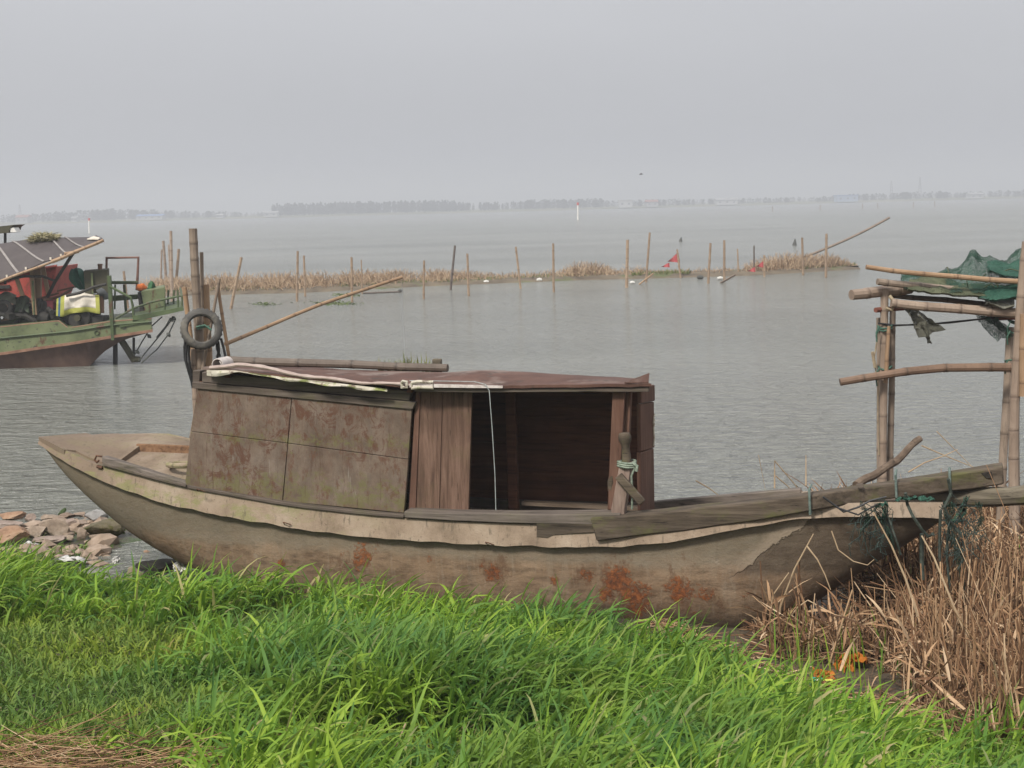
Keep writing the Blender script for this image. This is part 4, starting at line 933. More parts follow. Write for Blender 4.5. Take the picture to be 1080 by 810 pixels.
def flagpole(xt, yt, xb, yb, label, flags):
    b = onz(xb, yb); t_ = at(xt, yt, b.y); r = thing('flag_pole', label, 'flag pole', b, 'poles with small red flags by the islet')
    part('pole', bamboo_mb(b - Vector((0, 0, .5)), t_, .045, n=6, open_end=False), STKB, r)
    for tri in flags:
        p = [at(x, y, b.y - .03 + .25*(i == 1)) for i, (x, y) in enumerate(tri)]; rows = []
        for q in np.linspace(0, 1, 7): rows.append([p[0]*(1-q) + p[1]*q + Vector((0, .07*math.sin(q*7), 0)), p[2]*(1-q) + p[1]*q*.98 + p[0]*q*.02 + Vector((0, .07*math.sin(q*7+1), 0))])
        m = MB(); m.loft([a + [a[1] + Vector((0, .012, 0)), a[0] + Vector((0, .012, 0))] for a in rows], True, True, True); part('flag', m, FLAGM, r)
flagpole(714.2, 263, 719.2, 293, 'leaning pole with two red pennants beside the green patch of islet', [((715.5,266),(704,276),(717.5,277)), ((706,277),(697,281.5),(706.5,282))])
flagpole(806, 269, 806.4, 292, 'pole with two red pennants at the foot of the reed mound', [((806,275),(797,281),(807.5,282.5)), ((796.5,281.5),(788,286),(797,287))])
bamboo('bamboo_pole', onz(806, 285.5) + Vector((0, 0, .05)), at(938, 229.5, 62), .062, BAMG, 'very long thin bamboo slanting up out of the reed mound', 'bamboo pole', node=.7, n=6, curve=Vector((0, 0, -.2)))
bamboo('bamboo_pole', onz(760, 298.5), onz(776, 289.5, .35), .045, BAMG, 'short grey pole leaning low out of the water before the reed mound', 'bamboo pole', node=.5, n=6)
bamboo('bamboo_pole', onz(674, 300), onz(689, 288.5, .4), .035, BAMO, 'short thin stick leaning beside the tall stake near the red flags', 'bamboo pole', node=.5, n=6)
bamboo('bamboo_pole', onz(383, 309.2, .03), onz(423, 307.6, .03), .04, BAMD, 'dark bamboo floating flat on the water beyond the slanting pole', 'bamboo pole', node=.6, n=6)
FOAM = simple('dirty_foam', [(.3, (.45, .44, .40)), (.7, (.62, .61, .58))], 6, bump=.2)
DKF = simple('dark_float', [(.3, (.05, .05, .045)), (.7, (.09, .09, .08))], 6, bump=.2)
for px, py, sz, lab, mt in ((759.5, 295.5, .17, 'white foam float beside the stake pair near the islet', FOAM), (667, 300, .14, 'white foam float right of the thickest tan stake', FOAM), (738.5, 294.5, .2, 'dark float left of the stake pair near the islet', DKF), (569, 297, .17, 'little white float between two stakes at the islet edge', FOAM), (422.3, 308.5, .13, 'small dark float at the end of the floating bamboo', DKF), (513, 299, .16, 'small white float at the reed edge right of the pale stake', FOAM)):
    p = onz(px, py); m = MB(); m.tube([p + Vector((-sz*.6, 0, .03)), p + Vector((-sz*.5, 0, .06)), p + Vector((0, 0, .08)), p + Vector((sz*.5, 0, .06)), p + Vector((sz*.6, 0, .04))], [sz*.12, sz*.36, sz*.42, sz*.34, sz*.1], 9); single('float', m, mt, lab, 'float', 'small floats along the islet')
for px, ys, ye_, lab in ((717.9, 250, 255, 'small dark net marker on the water above the red flags'), (838, 252, 259, 'dark leaning net marker right of the flags beyond the mound')):
    b = onz(px, ye_); m = MB(); m.tube([b - Vector((0, 0, .2)), at(px, ye_-1, b.y), at(px+.6, ys, b.y)], [.16, .14, .035], 6); single('net_marker', m, DKF, lab, 'net marker')
def floatweed():
    C = []; 
    for px, py, wx, n in ((352, 320, 22, 220), (690, 0, 0, 0), (278, 321, 14, 80), (680/1, 0, 0, 0), (975, 289.5, 9, 120), (600, 0, 0, 0), (365, 311.5, 12, 160)):
        if not n: continue
        x_ = px + rng.normal(0, wx*.5, n); y_ = py + rng.normal(0, .9, n)
        pts = np.array([onz(a, b) for a, b in zip(x_, y_)]); C.append(curves_np(pts, rng.uniform(0, 6.28, n), rng.uniform(.05, .14, n), rng.uniform(1.25, 1.6, n), rng.uniform(0, .3, n), 2))
    C = np.concatenate(C); n = len(C); V, F = ribbons_np(C, np.array([1, .9, .2])[None, :]*np.full((n, 1), .05), rng.uniform(0, 6.28, n), .2)
    tag(np_mesh('floating_weed', V, F, leafmat('weed_green', (.08, .11, .04), (.15, .18, .07))), 'green weed drifting on the water in front of the islet', kind='stuff')
floatweed()

# ------------------------------------------------------------------ the green work boat
GY = 28.5
def gp(px, py, d=0.0): return at(px, py, GY + d)
def paint(name, a, b, c_, rough=.6): return simple(name, [(.28, c_), (.48, a), (.72, b)], 2.2, rough=rough, bump=.25, bdist=.01, over=[((.085, .04, .022), 4.5, .62, .05, (1, 1, .5)), ((.05, .05, .04), 9, .63, .05)])
GRN = paint('green_paint', (.115, .137, .066), (.168, .19, .10), (.07, .085, .042))
GRND = paint('dark_green_paint', (.06, .085, .035), (.09, .12, .05), (.035, .045, .022))
BRN = simple('rusty_bottom', [(.3, (.075, .046, .038)), (.5, (.13, .082, .066)), (.7, (.19, .12, .088))], 2.0, (1, 1, .4), rough=.8, bump=.3)
RSTE = simple('rust_edge', [(.3, (.13, .065, .04)), (.7, (.26, .15, .10))], 5, rough=.8, bump=.3)
BLK = simple('black_iron', [(.3, (.02, .019, .018)), (.7, (.05, .045, .04))], 8, rough=.7, bump=.3)
DKB = simple('dark_box', [(.3, (.04, .038, .022)), (.7, (.075, .068, .04))], 5, rough=.7, bump=.3)
REDP = paint('red_paint_old', (.33, .055, .04), (.42, .10, .075), (.20, .035, .03))
gb = thing('work_boat', 'green steel work boat with rusty bottom and dark arched canopy', 'boat', gp(40, 386, 1.2))
XE = -190                                # the boat runs on out of the frame to the left
up = [(XE, 352), (0, 345.5), (62, 339), (72, 346.5), (118, 339.5), (160, 336.5)]
wl = [(XE, 385), (0, 373.5), (40, 367.5), (75, 362.5), (120, 355), (160, 349)]
kl = [(XE, 396), (0, 395), (60, 394), (90, 392.5), (97, 383), (111, 370), (130, 358.5), (160, 350)]
ip = lambda L, x: float(np.interp(x, [p[0] for p in L], [p[1] for p in L]))
def gside(top, bot, name, mat, n=44, dw=2.3, fl=0.0, off=0.0, x1=160, parent=gb):
    m = MB(); rings = []
    for px in np.linspace(XE, x1, n):
        a = gp(px, ip(top, px), off); b = gp(px, ip(bot, px), off + fl); rings.append([b, a, a + Vector((-.26*dw, dw, 0)), b + Vector((-.26*(dw-2*fl), dw-2*fl, 0))])
    m.loft(rings, True, True, False); return part(name, m, mat, parent, sharp=25)
gside(up, [(x, y-1.2) for x, y in wl], 'topside', GRN)
gside([(x, y+1.2) for x, y in wl], kl, 'bottom', BRN, fl=.25, off=.02)
gside([(x, y-1.4) for x, y in wl], [(x, y+1.4) for x, y in wl], 'rubbing_strake', RSTE, dw=2.42, off=-.05, x1=161)
m = MB(); L_ = [(XE, 347), (20, 349.8), (62, 343), (74, 349.2)]
m.tube([gp(x, y-.2, -.02) for x, y in ((-150, 361), (0, 357), (40, 353), (72, 350), (118, 343), (160, 339.5))], .022, 6); part('seam_bead', m, GRND, gb)
m = MB(); m.tube([gp(XE, 351, .02), gp(0, 345.2, .02), gp(62, 338.6, .02), gp(72, 346.2, .02), gp(118, 339, .02), gp(160, 336, .02)], .018, 6); part('gunwale_edge', m, RSTE, gb)
m = MB(); m.prism([gp(-170, 345, .9), gp(0, 338, .9), gp(36, 333, .9), gp(36, 340, .9), gp(0, 348, .9), gp(-170, 356, .9)], Vector((0, .08, 0))); part('inner_bulwark', m, GRND, gb)
m = MB(); m.prism([gp(-170, 342, .85), gp(0, 337, .85), gp(36, 330, .85), gp(36, 332, .85), gp(0, 339.5, .85), gp(-170, 347, .85)], Vector((0, .12, 0))); part('bulwark_cap', m, BAMO, gb)
# stern platform and its rails
m = MB(); a = [gp(140, 339.5), gp(194, 327.5), gp(193.5, 323.5), gp(140, 333.5)]; m.prism(a, Vector((-.6, 2.3, 0))); part('stern_platform', m, GRND, gb)
m = MB(); m.prism([gp(126, 342.5, -.03), gp(152, 337.5, -.03), gp(152, 340.5, -.03), gp(126, 345.5, -.03)], Vector((0, .03, 0))); part('rub_plate', m, GRND, gb)
m = MB(); c = gp(102, 351, -.015); m.tube([c + Vector((.045*math.cos(a), 0, .045*math.sin(a))) for a in np.linspace(0, 6.283, 13)], .01, 5, caps=False); part('eye_ring', m, GRND, gb)
def rod(pts, r, name, mat, parent=gb, n=7, d=0.0):
    m = MB(); m.tube([gp(p[0], p[1], (p[2] if len(p) > 2 else d)) for p in pts], r, n); return part(name, m, mat, parent)
for d in (.1, 2.2):
    rod([(122, 336, d), (141, 325, d), (158, 319, d), (190, 312, d), (192, 313, d)], .022, 'rail', GRND)
    rod([(141, 335, d), (140, 322, d), (138, 314, d), (116, 302, d)], .026, 'rail', GRND)
    for x, y0, y1 in ((158, 332, 319), (174, 329, 316), (192.5, 326, 312.5), (188, 326, 306)): rod([(x, y0, d), (x-.5, y1, d)], .02, 'rail_post', GRND)
rod([(192, 313, .1), (191, 308, 1.1), (190, 304, 2.2)], .022, 'rail', GRND)
for x, d in ((172, 2.0), (177, 1.7), (183, 1.4)): rod([(x, 327, d), (x+.5, 306, d)], .02, 'rail_post', GRND)
m = MB(); m.prism([gp(146, 309, 1.0), gp(152, 306, 1.0), gp(174, 302.5, 1.0), gp(175, 323, 1.0), gp(151, 330, 1.0)], Vector((-.22, .9, 0))); part('stern_box', m, GRN, gb, bevel=.02)
m = MB(); m.prism([gp(145, 308.5, 1.0), gp(148.5, 306.5, 1.0), gp(153, 330, 1.0), gp(147.5, 330, 1.0)], Vector((0, .08, 0))); part('box_edge', m, BLK, gb)
rod([(112, 306, 1.9), (112.5, 272, 1.9), (146, 271.5, 1.9), (144.5, 306, 1.9)], .032, 'goal_frame', simple('rusty_pipe', [(.3, (.13, .06, .045)), (.7, (.22, .12, .09))], 8, bump=.2))
rod([(115, 298, 1.7), (145, 298, 1.7)], .035, 'cross_rail', GRND)
m = MB(); m.prism([gp(116, 312, 1.7), gp(145, 310.5, 1.7), gp(145, 315.5, 1.7), gp(116, 318, 1.7)], Vector((0, .1, 0))); part('cross_board', m, GRND, gb)
rod([(121, 326, 1.6), (121.5, 300, 1.6)], .02, 'rail_post', GRND); rod([(133, 330, 1.5), (131, 300, 1.5)], .03, 'rail_post', GRND)
m = MB(); m.box(gp(117, 320, .15), (.07, .07, 1.12)); part('tall_post', m, GRND, gb); 
m = MB(); m.box(gp(118.3, 347, -.04), (.06, .03, .45)); part('post_foot', m, GRND, gb)
m = MB(); m.prism([gp(88, 286, .5), gp(114.5, 284, .5), gp(115, 309, .5), gp(90, 310, .5)], Vector((-.18, .7, 0))); part('black_locker', m, DKB, gb, bevel=.015)
m = MB(); m.tube([gp(105.5, 285.5, .8), gp(105.5, 279.5, .8)], .045, 10); m.tube([gp(105.5, 279.6, .8), gp(105.5, 278.3, .8)], .05, 10); part('exhaust_stub', m, RSTE, gb)
m = MB(); m.box(gp(97.5, 299, .46), (.035, .04, .42)); part('post_strip', m, GRN, gb)
rod([(70, 312, .3), (84, 309, .3), (98, 303, .3), (112, 299.5, .3)], .03, 'cable_duct', BLK)
# supports and ropes below the stern
for x, y0, y1, r in ((121.5, 358, 404, .045),): rod([(x, y0, .6), (x, y1, .6)], r*1.1, 'rudder_post', BLK)
rod([(128, 359, .4), (142, 381, .4)], .07, 'strut', DKB); rod([(141, 356, .5), (141, 380, .5)], .028, 'strut', BLK)
m = MB(); c = gp(143, 379, .4); m.tube([c + Vector((-.09, 0, 0)), c + Vector((.09, 0, 0))], .06, 10); part('propeller_boss', m, DKB, gb)
ROPE = simple('dark_rope', [(.4, (.05, .055, .05)), (.6, (.10, .105, .09))], 20, bump=.2)
m = MB()
for pts in ([(171, 334), (160, 344), (150, 360), (142, 374)], [(182, 336), (170, 352), (155, 370), (146, 381)], [(185, 337), (178, 352), (166, 368), (149, 383)], [(180, 335), (175, 344), (165, 356)]):
    m.tube([gp(x, y, .3) for x, y in pts], .014, 5)
for x, y in ((183.5, 335.5), (181, 337), (178, 353), (157.5, 354.5), (145, 371)):
    c = gp(x, y, .28); m.tube([c + Vector((-.03, 0, .03)), c + Vector((0, -.02, 0)), c + Vector((.03, 0, -.035))], [.02, .042, .02], 6)
part('stern_ropes', m, ROPE, gb)
# engine under a cover, flywheel, tyres and gear on deck
eng = thing('engine', 'small black diesel engine with flywheel and bent exhaust on the green deck', 'engine', gp(85, 345, .7))
m = MB(); m.box(gp(85, 333, .85), (.62, .5, .42)); m.box(gp(104, 338, .7), (.35, .4, .2)); m.box(gp(100, 335, .8), (.2, .3, .3)); part('engine_block', m, BLK, eng, bevel=.03)
m = MB(); c = gp(83, 336.5, .42); m.tube([c, c + Vector((0, .02, 0)), c + Vector((0, .12, 0)), c + Vector((0, .14, 0))], [.20, .225, .225, .2], 28); part('flywheel', m, BLK, eng, bevel=.01)
m = MB(); m.tube([c + Vector((0, -.12, .03)), c + Vector((0, .02, .03))], .065, 14); part('starter_hub', m, DKB, eng)
m = MB(); m.tube([gp(106.5, 330, .6), gp(106.5, 318, .6), gp(105.5, 310, .6)], [.065, .065, .07], 10); part('air_pipe', m, RSTE, eng)
m = MB(); m.tube([gp(103, 309.5, .52), gp(107, 307, .56), gp(112, 308, .6), gp(114, 314, .64)], [.07, .1, .11, .10], 12); part('air_elbow', m, simple('grey_plastic', [(.4, (.06, .065, .07)), (.6, (.09, .095, .1))], 8, bump=.1), eng)
cover = thing('tarpaulin', 'white tarpaulin with yellow hem thrown over the engine', 'tarpaulin', gp(84, 330, .6))
def drape():
    n, k = 22, 14; grid = []
    for i in range(n):
        q = i/(n-1); row = []
        px = 60 + q*44; yt = np.interp(q, [0, .2, .6, 1], [315.5, 311.5, 308.8, 311.5]); yb = np.interp(q, [0, .15, .35, .7, 1], [333, 334, 330.5, 328.5, 331])
        for j in range(k):
            u = j/(k-1); w_ = .035*math.sin(q*15 + u*3)*u
            d = .98 - .62*min(1, u*2.0)**.8; y_ = yt + (yb-yt)*max(0, (u-.35)/.65)**1.1 - .6*math.sin(min(1, u*2)*math.pi)
            row.append(gp(px + (2.5 if q > .5 else -1.5)*u*.6, y_, d + w_))
        grid.append(row)
    return grid
grid = drape()
def sub(i0, i1, j0, j1, lift=0): return [[p + Vector((0, -lift, lift*.5)) for p in r[j0:j1+1]] for r in grid[i0:i1+1]]
def sheet(rows, mat, name, parent):
    m = MB(); m.loft([r + [p + Vector((0, .012, -.008)) for p in reversed(r)] for r in rows], True, True, True); part(name, m, mat, parent, sharp=60)
CANV = simple('white_canvas', [(.3, (.46, .41, .33)), (.6, (.66, .61, .53))], 6, bump=.3); YEL = simple('yellow_cloth', [(.3, (.25, .25, .045)), (.7, (.36, .36, .085))], 6, bump=.2); BLU = simple('blue_cloth', [(.3, (.02, .06, .13)), (.7, (.04, .12, .22))], 6, bump=.2)
sheet(sub(4, 19, 0, 11), CANV, 'canvas', cover); sheet(sub(4, 19, 11, 13), YEL, 'hem', cover); sheet(sub(19, 21, 0, 13), YEL, 'hem', cover); sheet(sub(2, 4, 0, 13), YEL, 'hem', cover); sheet(sub(1, 2, 3, 13), BLU, 'side_flap', cover); sheet(sub(0, 1, 2, 13), YEL, 'hem', cover)
def small_tyre(px, py, d, R_, r_, label): tyre(gp(px, py, d), R_, r_, Vector((.25, -1, .1)), label)
small_tyre(4, 325, .55, .17, .05, 'dark wheel standing on the green deck at the photo edge')
m = MB(); m.tube([gp(2, 325, .5), gp(2, 325, .62)], .11, 16); m.tube([gp(2, 325, .44), gp(2, 325, .52)], .04, 10); single('winch_drum', m, BLK, 'small dark winch drum inside the wheel on the green deck', 'winch')
def cloth(pxs, d, mat, name, label, cat):
    rows = []
    n = 12
    for i in range(n):
        q = i/(n-1); px = pxs[0] + q*(pxs[1]-pxs[0]); row = []
        for j in range(8):
            u = j/7; row.append(gp(px + .8*math.sin(q*9+u*4), pxs[2] + (pxs[3]-pxs[2])*u + 1.2*math.sin(q*8) - 1.5*math.sin(q*math.pi), d + .35 - .35*u**.5 + .04*math.sin(q*14+u*5)))
        rows.append(row)
    m = MB(); m.loft([r + [p + Vector((0, .012, -.006)) for p in reversed(r)] for r in rows], True, True, True); single(name, m, mat, label, cat, sharp=60)
cloth((16, 31, 313, 329), .55, simple('olive_tarp', [(.3, (.05, .065, .045)), (.7, (.09, .11, .075))], 6, bump=.3), 'olive_cloth', 'dark olive cloth hanging over gear beside the wheel', 'cloth')
cloth((-6, 17, 310, 320), .75, simple('pale_green_sack', [(.3, (.2, .22, .16)), (.7, (.32, .33, .26))], 6, bump=.3), 'sack', 'pale greenish sack lying behind the wheel on the green deck', 'sack')
m = MB(); m.box(gp(46, 325, .8), (.3, .3, .28)); m.tube([gp(40, 333, .6), gp(52, 336, .6)], .12, 12); m.tube([gp(48, 318, .7), gp(44, 328, .7)], .06, 8); m.tube([gp(42, 315, .7), gp(42, 325, .7)], .07, 8); single('water_pump', m, BLK, 'dark greasy pump between the poles and the white tarpaulin', 'pump', bevel=.02)
m = MB(); m.box(gp(54, 322, .75), (.16, .2, .2)); single('red_can', m, simple('maroon', [(.3, (.2, .04, .05)), (.7, (.3, .07, .08))], 6), 'small maroon can beside the white tarpaulin', 'can', bevel=.03)
m = MB(); rnd = random.Random(5)
for k in range(46):
    x_ = rnd.uniform(-12, 60); c = gp(x_, rnd.uniform(322, 340) - max(0, x_-30)*.12, rnd.uniform(.5, 1.5)); s_ = rnd.uniform(.05, .17); rt_ = Euler((rnd.uniform(-.4, .4), rnd.uniform(-.4, .4), rnd.uniform(0, 3))).to_matrix()
    if k % 3: m.tube([c - rt_ @ Vector((s_*1.6, 0, 0)), c + rt_ @ Vector((0, 0, s_*.5)), c + rt_ @ Vector((s_*1.6, 0, 0))], s_*rnd.uniform(.12, .45), 7)
    else: m.box(c, (s_*1.5, s_, s_*.9), rt_)
tag(single('deck_gear', m, BLK), 'jumble of dark greasy gear and rope heaped on the deck of the green boat', kind='stuff')
# folded green plastic basket, orange bag and green bottle
def leafshell():
    m = MB(); rings = []
    for q in np.linspace(0, 1, 12):
        px = np.interp(q, [0, .5, 1], [78.5, 80.5, 86]); py = 283.5 + q*22; wd = .02 + .17*math.sin(math.pi*min(1, .12+q*.8))**.7
        c = gp(px+2, py, .9); rings.append([c + Vector((-wd, -.0, 0)), c + Vector((-wd*.3, -.10, 0)), c + Vector((0, .02, .03)), c + Vector((wd*.35, -.1, 0)), c + Vector((wd, 0, 0)), c + Vector((0, .12, 0))])
    m.loft(rings, True, True, True); single('plastic_basket', m, simple('teal_plastic', [(.3, (.03, .12, .085)), (.7, (.06, .19, .14))], 6, rough=.45, bump=.1), 'folded dark teal plastic basket standing left of the black locker', 'basket')
leafshell()
m = MB(); c = gp(149.5, 303.5, 1.3); m.tube([c + Vector((-.1, 0, -.03)), c + Vector((-.06, 0, .0)), c + Vector((.03, 0, .01)), c + Vector((.1, 0, -.02))], [.04, .08, .09, .03], 10); single('orange_bag', m, simple('orange_cloth', [(.3, (.45, .1, .02)), (.7, (.6, .17, .04))], 9), 'small orange bundle on the stern box of the green boat', 'bundle')
m = MB()
rg_ = []
for i_ in range(9):
    q = i_/8; c = gp(157.5 + q*4.5, 303.5 + math.sin(q*5)*.6, 1.3); rg_.append([c + Vector((.03*math.sin(a*3+q*9), .10*math.cos(a), (.04 + .13*math.sin(q*math.pi)**.6*(.7 + .3*math.sin(q*11)))*max(-.2, math.sin(a)))) for a in np.linspace(0, 2*math.pi, 13)[:-1]])
m.loft(rg_, True, True, True)
single('green_rag', m, simple('green_rag_cloth', [(.3, (.02, .08, .03)), (.7, (.05, .14, .06))], 9), 'crumpled dark green rag beside the orange bundle', 'rag')
# canopy: arched sheet, straps, edge pole, props
CAN = simple('dark_canopy', [(.3, (.055, .045, .045)), (.7, (.085, .072, .07))], 2.5, rough=.7, bump=.2)
E1 = [(-160, 330), (-60, 313), (0, 296), (15, 290), (47, 276), (77, 266), (109, 252)]; RG = [(-160, 270), (-60, 262), (0, 257), (32, 252), (60, 250.5), (95, 250), (108, 250.6)]
def canp(px, u, lift=0.0):               # u: 0 near edge .. 1 ridge .. 2 far edge
    a = gp(px, ip(E1, px), .1); r_ = gp(px, ip(RG, px), 1.2); b = Vector((a.x - .75, GY + 2.3, a.z + .06)); q = u if u <= 1 else 2-u
    e = a if u <= 1 else b
    p = Vector((e.x + (r_.x-e.x)*q, e.y + (r_.y-e.y)*q, e.z + (r_.z-e.z)*math.sin(q*math.pi/2)))
    return p + Vector((0, -.3 if u < 1 else .3, 1)).normalized()*lift
cn = thing('canopy', 'dark arched canopy with pale straps over the green work boat', 'canopy', gp(40, 300, 1.2))
m = MB(); m.loft([[canp(px, u, .0) for u in np.linspace(0, 2, 15)] + [canp(px, u, -.02) for u in np.linspace(2, 0, 15)] for px in np.linspace(-160, 108, 40)], True, True, True); part('canopy_sheet', m, CAN, cn, sharp=60)
STRP = simple('pale_strap', [(.3, (.19, .17, .16)), (.7, (.28, .26, .245))], 12, bump=.1)
for x0, x1, w_ in ((-118, -100, 4), (-60, -40, 4), (-5, 19, 4.2), (13, 46, 3.6), (52, 70, 3.2), (68, 88, 2.6)):
    m = MB(); rows = []
    for u in np.linspace(0, 2, 15):
        q = min(u, 2-u); px = x1 + (x0-x1)*(1-(1-q)**1.4); rows.append([canp(px-w_/2*.55, u, .012), canp(px+w_/2*.55, u, .012), canp(px+w_/2*.55, u, .024), canp(px-w_/2*.55, u, .024)])
    m.loft(rows, True, True, True); part('strap', m, STRP, cn)
part('edge_pole', bamboo_mb(canp(-160, 0) + Vector((0, -.02, -.05)), canp(-20, 0) + Vector((0, -.02, -.05)), .035, n=7), BAMO, cn)
part('edge_pole', bamboo_mb(canp(-22, 0) + Vector((0, -.02, -.05)), canp(60, 0) + Vector((0, -.02, -.05)), .03, n=7), BAMO, cn)
part('edge_pole', bamboo_mb(canp(55, 0) + Vector((0, -.03, -.05)), canp(108.5, 0) + Vector((0.02, -.03, -.02)), .04, n=7), BAMO, cn)
rod([(68, 267.5, .05), (83, 265.5, .2)], .03, 'spreader', BAMO, cn); rod([(77, 267, .2), (58, 297, .5), (50, 313, .8)], .035, 'prop', BLK, cn)
rod([(-40, 300, .3), (0, 296, .3), (26, 291.5, .3), (45, 291.5, .35), (57, 296, .4)], .026, 'bent_pipe', BLK, cn)
m = MB(); m.prism([canp(92, .45, .014), canp(104, .1, .014), canp(106, .2, .014), canp(99, .8, .014)], UP*.02); part('white_patch', m, CANV, cn)
m = MB()
for px in (8, 28, 54, 65): c = canp(px, .03, .02); m.box(c + Vector((0, -.03, -.02)), (.035, .03, .05))
part('edge_clip', m, CANV, cn)
for x0, y0, x1, y1, d, lab in ((33, 278, 36, 316, .9, 'tan wooden prop standing under the canopy left of the pump'), (15.5, 288, 24, 312, .5, 'tan pole slanting under the canopy nearest the photo edge'), (40, 283, 40, 322, 1.0, 'broad tan board upright under the canopy'), (45, 280, 51, 310, .8, 'thin pole leaning left under the canopy beside the red cabin edge'), (33.5, 291, 37, 332, .45, 'slim weathered stick in front of the tan props')):
    m = MB(); w_ = .07 if 'board' in lab else .04; m.loft([[gp(x, y, d) + Vector((a*w_, b*w_*.6, 0)) for a, b in ((-1,-1),(1,-1),(1,1),(-1,1))] for x, y in ((x0, y0), (x1, y1))], True, True, False); single('wooden_prop', m, BAMO, lab, 'prop', 'wooden props under the canopy')
rod([(34.5, 296, .42), (36, 332, .42)], .022, 'green_pipe', GRN, cn)
m = MB(); m.tube([gp(34, 322, .7), gp(50, 316, .8), (62, 313, .9) and gp(62, 313, .9), gp(76, 305, 1.0)], .028, 6); m.tube([gp(60, 307, 1.0), gp(82, 302, 1.1)], .02, 6); m.tube([gp(30, 318, .8), gp(62, 309, 1.0)], .024, 6); single('loose_poles', m, RSTE, 'rusty rods lying slantwise behind the white tarpaulin', 'rods')
def weeds():
    n = 1600; px = rng.uniform(33, 61, n); u = rng.uniform(.62, 1.3, n); b = np.array([canp(a, c, .01 + .10*random.random()*math.sin((a-33)/28*math.pi)) for a, c in zip(px, u)])
    C = curves_np(b, rng.uniform(0, 6.28, n), rng.uniform(.06, .2, n), rng.uniform(1.1, 1.6, n), rng.uniform(-.3, .9, n), 3); V, F = ribbons_np(C, np.array([1, .8, .6, .1])[None, :]*np.full((n, 1), .009), rng.uniform(0, 6.28, n), .2)
    t = NT('weed_bundle'); t.done(t.ramp(t.island(), [(0, (.16, .15, .08)), (.5, (.28, .25, .14)), (1, (.38, .34, .22))]), .9, .15); o = np_mesh('dried_weeds', V, F, t.m, loc=tuple(b.mean(0))); tag(o, 'bundle of dried weeds lying on top of the dark canopy', 'weeds')
weeds()
# red cabin of a second boat lying behind
rb = thing('red_boat', 'red painted boat lying behind the green work boat', 'boat', gp(10, 312, 2.9))
m = MB(); m.prism([gp(-150, 322, 2.9), gp(-150, 300, 2.9), gp(0, 297, 2.9), (gp(30, 286, 2.9)), gp(59.5, 281, 2.9), gp(56, 305, 2.9), gp(50, 318, 2.9)], Vector((0, 1.6, 0))); part('red_side', m, REDP, rb, bevel=.02)
m = MB(); m.tube([gp(-150, 299.5, 2.87), gp(0, 296.5, 2.87), gp(30, 285.5, 2.87), gp(60, 280.5, 2.87)], .035, 6); part('red_rail', m, REDP, rb)
m = MB(); m.prism([gp(-40, 303, 2.85), gp(10, 300.5, 2.85), gp(10, 304, 2.85), gp(-40, 308, 2.85)], Vector((0, .03, 0))); part('dark_slot', m, BLK, rb)
m = MB(); m.prism([gp(-150, 330, 2.88), gp(-150, 321, 2.88), gp(50, 314, 2.88), gp(46, 330, 2.88)], Vector((0, 1.5, 0))); part('lower_side', m, BRN, rb)
# little roofed mast at the frame's left edge
mr = thing('mast_lamp', 'little dark roofed box on a post above the canopy at the photo edge', 'mast', gp(4, 258, 2.0))
m = MB(); m.tube([gp(5.5, 300, 2.0), gp(5.5, 243, 2.0)], .03, 7); part('post', m, BLK, mr)
m = MB(); m.prism([gp(-12, 240, 1.7), gp(15, 237, 1.7), gp(11, 239.5, 1.7), gp(9, 245.5, 1.7), gp(-12, 247, 1.7)], Vector((0, .7, 0))); part('roof_box', m, DKB, mr)
m = MB(); m.prism([gp(10, 240.5, 1.72), gp(14.5, 240, 1.72), gp(17.5, 244.8, 1.72), gp(11, 245, 1.72)], Vector((0, .3, 0))); part('pale_end', m, PAINTW, mr)
# ------------------------------------------------------------------ bamboo staging at the right with nets
SY = 11.6; pw = SY/FPX/2
gF = 'bamboo poles of the staging at the right'
def fpole(x0, y0, x1, y1, wpx, mat, label, d0=0.0, d1=0.0, **k):
    return bamboo('bamboo_pole', at(x0, y0, SY+d0), at(x1, y1, SY+d1), wpx*pw, mat, label, 'bamboo pole', gF, **k)
def fpost(xt, yt, xb, yb, wpx, mat, label, d=0.0, **k):
    return standing('bamboo_post', xt, yt, xb, yb, SY+d, wpx*pw, mat, label, 'bamboo post', gF, zb=-.3, **k)
fpost(933, 304, 931, 500, 9.5, BAMP, 'middle and thickest of the three posts on the left side of the staging', -.02)
fpost(927, 335, 928, 490, 6.5, BAMG, 'thin post on the left side of the staging, left of the thickest', .05)
fpost(941.5, 328, 939, 501, 7.5, BAMG, 'right one of the three posts on the left side of the staging', .07)
bamboo('bamboo_pole', at(934, 404, SY-.1), at(937.5, 344, SY-.1), 4.5*pw, BAMO, 'short tan bamboo splint tied to the left posts of the staging', 'bamboo pole', gF)
fpost(1083, 255, 1076, 510, 11, BAMP, 'thick pale post at the right photo edge, crossing over the nets', -.25, curve=Vector((-.06, 0, 0)))
fpost(1065.5, 345, 1057, 510, 9.5, BAMG, 'slanting post left of the thick pale one at the right of the staging', .1)
fpost(1072, 352, 1073, 500, 6, BAMG, 'thin post squeezed behind the thick pale one at right', .22)
bamboo('bamboo_pole', at(1079, 418, SY-.3), at(1079.5, 331, SY-.3), 8*pw, BAMO, 'short tan bamboo piece tied at the right photo edge', 'bamboo pole', gF)
fpole(1100, 297.5, 913.5, 281.5, 6, BAMO, 'top rail of the staging, thin tan bamboo running in front of the nets', -.1, -.15, curve=Vector((0, 0, -.02)))
fpole(960, 303.5, 898, 311, 13, BAMP, 'fat short bamboo stub poking out left with a hollow end', .12, -.1, node=.3)
fpole(1045, 310, 925.5, 297, 8.5, BAMG, 'grey rail slanting down right just under the thin top rail', .1, -.12)
fpole(1055, 322, 939, 311.5, 6.5, BAMD, 'dark thin rail in the middle of the staging top', .2, .1)
